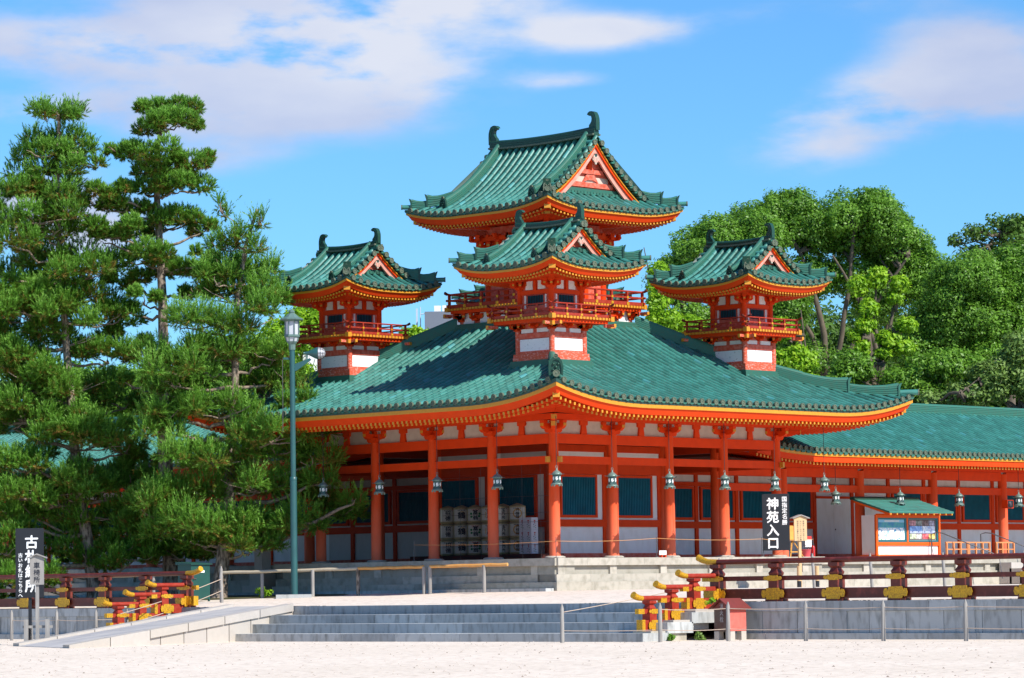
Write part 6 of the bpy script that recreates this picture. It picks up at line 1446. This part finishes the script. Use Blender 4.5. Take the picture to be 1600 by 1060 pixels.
# ------------------------------------------------------------------ street lamp, cabinet, fences, posts
lp = thing('street_lamp', 'tall teal lamp post with lantern head and side floodlight left of the stairs', 'street lamp', (-4.9, 8.05, -1.24))
mb = MB(); mb.tube([(0, 0, 0), (0, 0, 4.2)], .12, 16, LAMPG); mb.tube([(0, 0, 4.2), (0, 0, 8.82)], .095, 16, LAMPG); mb.lathe([(.13, 4.15), (.13, 4.25), (.10, 4.27)], 16, (0, 0, 0), LAMPG); mb.build('pole', lp)
mb = MB(); mb.cbox((0, 0, .04), (1.25, .9, .16), STONE, R(-45)); mb.build('stone_footing', lp)
mb = MB(); P22 = R(22.5)
mb.lathe([(.12, 8.76), (.125, 8.95), (.15, 8.98), (.18, 9.02), (.20, 9.06)], 8, (0, 0, 0), LAMPT, smooth=False, ph=P22); mb.lathe([(.25, 9.20), (.29, 9.22), (.29, 9.28), (.26, 9.30)], 8, (0, 0, 0), LAMPT, smooth=False, ph=P22)
for i in range(8):
    a = R(22.5+45*i); mb.tube([(.265*math.cos(a), .265*math.sin(a), 9.27), (.265*math.cos(a), .265*math.sin(a), 9.80)], .022, 4, LAMPT); mb.tube([(.20*math.cos(a), .20*math.sin(a), 9.05), (.25*math.cos(a), .25*math.sin(a), 9.22)], .02, 4, LAMPT)
mb.lathe([(.26, 9.76), (.29, 9.80), (.43, 9.82), (.44, 9.85), (.28, 9.92), (.16, 10.02), (.09, 10.07), (.11, 10.09), (.11, 10.14), (.05, 10.18), (.02, 10.22)], 8, (0, 0, 0), LAMPT, smooth=False, ph=P22); mb.build('lamp_head', lp)
mb = MB(); mb.lathe([(.245, 9.29), (.245, 9.78)], 8, (0, 0, 0), GLASSW, smooth=False, ph=P22); mb.lathe([(.19, 9.05), (.24, 9.21)], 8, (0, 0, 0), GLASSW, smooth=False, ph=P22); mb.build('frosted_panes', lp)
d = Vector((.70, -.714, 0)); sdv = Vector((.714, .70, 0))
mb = MB(); mb.prism([(0, 7.98), (0, 8.22), (.62, 8.46), (.68, 8.40), (.15, 8.02)], -sdv*.03, d, (0, 0, 1), sdv*.06, LAMPG); mb.prism([(0, 8.48), (-.32, 8.50), (-.32, 8.43), (0, 8.41)], (0, 0, 0), d, (0, 0, 1), sdv*.05, LAMPG); mb.tube([d*.52+Vector((0, 0, 8.4)), d*.52+Vector((0, 0, 8.64))], .035, 8, LAMPT); mb.build('lamp_bracket', lp)
mb = MB(); fl = [(.04, -.08), (.05, .0), (.07, .10), (.13, .22), (.20, .36), (.215, .44)]
vs = []; k = 16
c0_ = d*.48+Vector((0, 0, 8.64)); ax = (d+Vector((0, 0, -.02))).normalized()
def ringp(r, t, kk=16): return [c0_+ax*t+(sdv*math.cos(2*math.pi*i/kk)+Vector((0, 0, 1))*math.sin(2*math.pi*i/kk))*r for i in range(kk)]
for r, t in fl: vs += ringp(r, t)
mb.use(LAMPG).add(vs, [(q*k+i, q*k+(i+1) % k, (q+1)*k+(i+1) % k, (q+1)*k+i) for q in range(len(fl)-1) for i in range(k)]+[tuple(range(k))], True); mb.build('floodlight_shade', lp)
mb = MB(); vs = []
fl = [(.213, .44), (.205, .53), (.17, .62), (.10, .68), (.02, .70)]
for r, t in fl: vs += ringp(r*.92, t)
mb.use(GLASSW).add(vs, [(q*k+i, q*k+(i+1) % k, (q+1)*k+(i+1) % k, (q+1)*k+i) for q in range(len(fl)-1) for i in range(k)], True); mb.build('floodlight_bulb', lp)
mb = MB()
for i in range(8):
    a = 2*math.pi*i/8; v_ = sdv*math.cos(a)+Vector((0, 0, 1))*math.sin(a); mb.tube([c0_+ax*t+v_*r for r, t in fl], .008, 4, METAL)
for r, t in fl[:4]: mb.tube(ringp(r, t, 12)+ringp(r, t, 12)[:1], .008, 4, METAL)
mb.build('wire_guard', lp)
mb = MB(); mb.tube([(-.24, .25, 8.42), (-.24, .25, 8.1), (-.23, .26, 7.0), (-.25, .25, 5.9)], .012, 5, METAL); mb.build('hanging_wire', lp)

cb = thing('utility_cabinet', 'dark green metal utility cabinet on short feet beside the pine trunks', 'cabinet', (-7.8, 10.3, -1.33)); cb.rotation_euler.z = R(0)
mb = MB(); mb.box(-.36, .50, -.50, .22, .10, 1.30, CABG); mb.build('body', cb)
mb = MB(); mb.add([(-.42, -.57, 1.30), (.56, -.57, 1.30), (.56, .28, 1.30), (-.42, .28, 1.30), (-.42, -.57, 1.335), (.56, -.57, 1.335), (.56, .28, 1.40), (-.42, .28, 1.40)], [(0, 3, 2, 1), (4, 5, 6, 7), (0, 1, 5, 4), (1, 2, 6, 5), (2, 3, 7, 6), (3, 0, 4, 7)]) if mb.use(CABG) else None; mb.build('lid', cb)
mb = MB(); mb.box(-.10, .25, -.506, -.501, 1.02, 1.10, SIGNW); mb.build('label_plate', cb)
mb = MB(); mb.box(-.27, -.24, -.54, -.501, .78, .84, METAL); mb.box(-.25, -.15, -.55, -.535, .80, .83, METAL); mb.build('handle', cb)
for a, b in ((-.33, -.47), (.47, -.47), (-.33, .19), (.47, .19)):
    mb = MB(); mb.box(a-.03, a+.03, b-.03, b+.03, 0, .10, CABG); mb.build('foot', cb)
# bamboo-railed fence on round posts
FP = [(-6.76, 13.55), (-5.6, 11.15), (-4.95, 9.7), (-4.3, 7.75), (-3.6, 6.15), (-2.9, 3.55), (-2.85, 3.30), (-2.3, 1.2)]
fc = thing('bamboo_fence', 'low fence of round posts with bamboo top rails in front of the left podium', 'fence', (-4.3, 7.75, -1.22))
fT = lambda v: (v[0]+4.3, v[1]-7.75, v[2]+1.22)
for i, (x, y) in enumerate(FP):
    mb = MB(); mb.T = fT; z = terr_z(x)-.03; mb.tube([(x, y, z), (x, y, z+.98)], .065, 9, WOODG if i not in (1, 4) else BARK); mb.build('post', fc)
for a, b, m in (((-7.6, 15.1), (-6.3, 12.6), WOODB), (FP[1], FP[4], WOODB), (FP[4], FP[5], WOODO), (FP[6], (-2.05, .3), WOODO)):
    mb = MB(); mb.T = fT; z0, z1 = terr_z(a[0])+.95, terr_z(b[0])+.95
    n = 9; mb.tube([(a[0]+(b[0]-a[0])*i/n, a[1]+(b[1]-a[1])*i/n, z0+(z1-z0)*i/n+.008*math.sin(i*2.1)) for i in range(n+1)], [.055+.006*(i % 2) for i in range(n+1)], 8, m); mb.build('rail', fc)
# short posts with thin ropes along the foot of the terrace wall
def wpost(x, y, z, h, label, r=.06, group='grey rope posts along the terrace', lean=0):
    o = thing('rope_post', label, 'post', (x, y, z), group); mb = MB(); mb.tube([(0, 0, -.05), (lean*.5, 0, h*.5), (lean, 0, h-.12), (lean, 0, h)], [r, r*.95, r*.9, r*.25], 9, WOODG); mb.build('stake', o); return o
RP = [(-17.5, -17.2, 'rope post standing alone before the middle of the stairs'), (-16.5, -19.6, 'rope post at the foot of the gold-tipped balustrade'), (-15.2, -20.9, 'rope post directly before the small red box'),
      (-14.9, -23.35, 'first rope post before the wall right of the small red box'), (-14.9, -25.95, 'second rope post before the wall right of the small red box'), (-14.9, -28.6, 'rightmost rope post before the terrace wall')]
RP[0] = (-17.5, -16.9, RP[0][2])
for x, y, l in RP: wpost(x, y, -2.53, 1.06, l)
for zz in (.88, .33): rope([(x, y, -2.53+zz) for x, y, _ in RP[1:]]+[(-14.9, -33, -2.53+zz)], .011, ROPE, '%s thin rope between the posts right of the stairs' % ('upper' if zz > .5 else 'lower'), .03, 8)
rope([(-17.5, -16.9, -1.7), (-13.6, -17.9, -1.1)], .011, ROPE, 'upper thin rope from the lone post up to the balustrade', .02, 8); rope([(-17.5, -16.9, -2.2), (-16.5, -19.6, -2.2)], .011, ROPE, 'lower thin rope from the lone post along the stairs', .02, 8)
LPp = [(-15, 11.05, 'leftmost rope post at the foot of the left wall'), (-15, 8.6, 'rope post between the two left signs and the balustrade'), (-15, 6.52, 'rope post below the left gold-tipped balustrade'), (-14.2, 5.9, 'thin rope post touching the left balustrade foot')]
for x, y, l in LPp: wpost(x, y, -2.53, 1.02, l)
rope([(x, y, -1.85) for x, y, _ in LPp[:3]]+[(-14.2, 5.9, -1.8)], .011, ROPE, 'thin rope between the posts at the foot of the left wall', .03, 8)
wpost(-8.9, 7.3, -1.37, 1.05, 'outer rope post at the top of the ramp', lean=-.05); wpost(-8.2, 8.15, -1.35, 1.25, 'inner taller rope post at the top of the ramp')
rope([(-8.9, 7.3, -.55), (-16.5, 3.4, -1.65)], .013, ROPE, 'pale rope falling along the ramp from its top post', .06, 12); rope([(-8.9, 7.3, -.95), (-15.8, 3.7, -1.95)], .013, ROPE, 'second lower rope falling along the ramp', .06, 12)
TPp = [(1114, -13.7, -17.9), (1305, -4, -0)]
for x, y, l in ((-8.5, -14.9, 'thin grey post behind the first span of the right railing'), (-5.0, -15.6, 'thin grey post behind the railing under the wooden notice'), (-6.5, -19.0, 'thin leaning post behind the third span of the right railing'), (-7.5, -22.4, 'thin leaning post behind the fourth span of the right railing'), (-7.5, -25.2, 'thin leaning post behind the last span of the right railing')):
    wpost(x, y, terr_z(x), 1.15, l, .05, 'grey posts on the terrace behind the right railing', lean=-.08)
for dx, l in ((-.5, 'left stump by the pale notice post'), (.5, 'right stump by the pale notice post')):
    o = thing('short_stump', l, 'post', (8.5+dx, -4.3-.0*dx, -1.12), 'stumps by the notice post'); mb = MB(); mb.tube([(0, 0, 0), (0, 0, .75)], .075, 10, WOODP); mb.tube([(0, 0, -.02), (0, 0, .22)], .08, 10, BLACK); mb.build('stump', o)
# small red box house
rb = thing('red_offering_box', 'small house-shaped red wooden box on stone blocks at the foot of the terrace wall', 'box', (-13.55, -19.55, -2.53)); 
mb = MB(); mb.box(-.42, .42, -.36, .36, .24, .86, REDG); mb.build('cabinet', rb); rb.scale = (.80, .80, 1.0)
mb = MB(); mb.box(-.42, .42, -.368, -.363, .25, .85, REDB); mb.build('red_side_board', rb)
mb = MB()
mb.use(REDD)
for s_ in (-1, 1): mb.prism([(0, 1.12), (0, 1.15), (s_*.50, .87), (s_*.50, .84)], (-.56, 0, 0), (0, 1, 0), (0, 0, 1), (1.12, 0, 0), REDD)
mb.prism([(-.40, .86), (.40, .86), (0, 1.10)], (-.44, 0, 0), (0, 1, 0), (0, 0, 1), (.86, 0, 0), REDD); mb.build('tin_roof', rb)
tm = text_mesh(['消火栓'], .17, 0, mat('faint_lettering', (.45, .42, .42), .7), .0); tm.T = lambda v: (-.446+v[1], -v[0], v[2]+.93); tm.build('lettering', rb)
mb = MB()
for a, b in ((-.3, -.26), (.3, -.26), (-.3, .26), (.3, .26)): mb.box(a-.13, a+.13, b-.1, b+.1, 0, .24, STONEP, random.random())
mb.build('stone_blocks', rb)
# stone monument behind the pine
o = thing('stone_pillar', 'pale stone pillar on a stepped base behind the lamp-side pine', 'monument', (.1, 15.4, -1.12)); mb = MB(); mb.box(-.55, .55, -.55, .55, 0, .35, STONEP); mb.box(-.35, .35, -.35, .35, .351, .8, STONEP); mb.build('base', o)
mb = MB(); mb.box(-.22, .22, -.22, .22, .801, 2.1, STONEP); mb.build('shaft', o)
# far buildings
o = thing('grey_office_block', 'grey flat-topped building behind the roofs, between the left and central turrets', 'building', (76.4, 83.6, -1.2)); rz = R(-45); o.rotation_euler.z = rz
GB = mat('grey_cladding', (.16, .18, .22), .7, var=(.12, .14, .17), vscale=.6, vamt=.5); WB = mat('pale_render', (.75, .74, .72), .8)
o.location.z += .75
mb = MB(); mb.box(-.85, 5, -4, 4, 0, 18.2, GB); mb.build('walls', o)
mb = MB(); mb.box(-.2, .25, -3.9, -3, 18.21, 18.6, WB); mb.box(.35, 1.2, -3.9, -3, 18.21, 18.62, WB); mb.build('roof_tanks', o)
PB = mat('pipe_paint', (.45, .52, .60), .5); mb = MB(); mb.box(-1.45, -1.33, -3, -2.9, 10, 18.5, PB); mb.tube([(-1.15, -3, 10), (-1.15, -3, 18.6)], .04, 6, PB); mb.tube([(-1.15, -3, 18.1), (-.85, -3, 18.15)], .04, 6, PB); mb.build('pipes', o)
o = thing('white_apartment_block', 'white building glimpsed behind the lamp head and the pine', 'building', (74.4, 95.6, -1.2)); o.rotation_euler.z = rz
mb = MB(); mb.box(-4.5, 1.2, -4, 4, 0, 16.8, WB); mb.box(-4.8, -2.2, -4.2, 4, 0, 14.2, WB); mb.build('walls', o)
for fz in range(5):
    for fx in range(4):
        mb = MB(); mb.box(-4.0+1.4*fx, -3.3+1.4*fx, -4.26, -4.21, 2+3*fz, 3.4+3*fz, GB); mb.build('window', o)
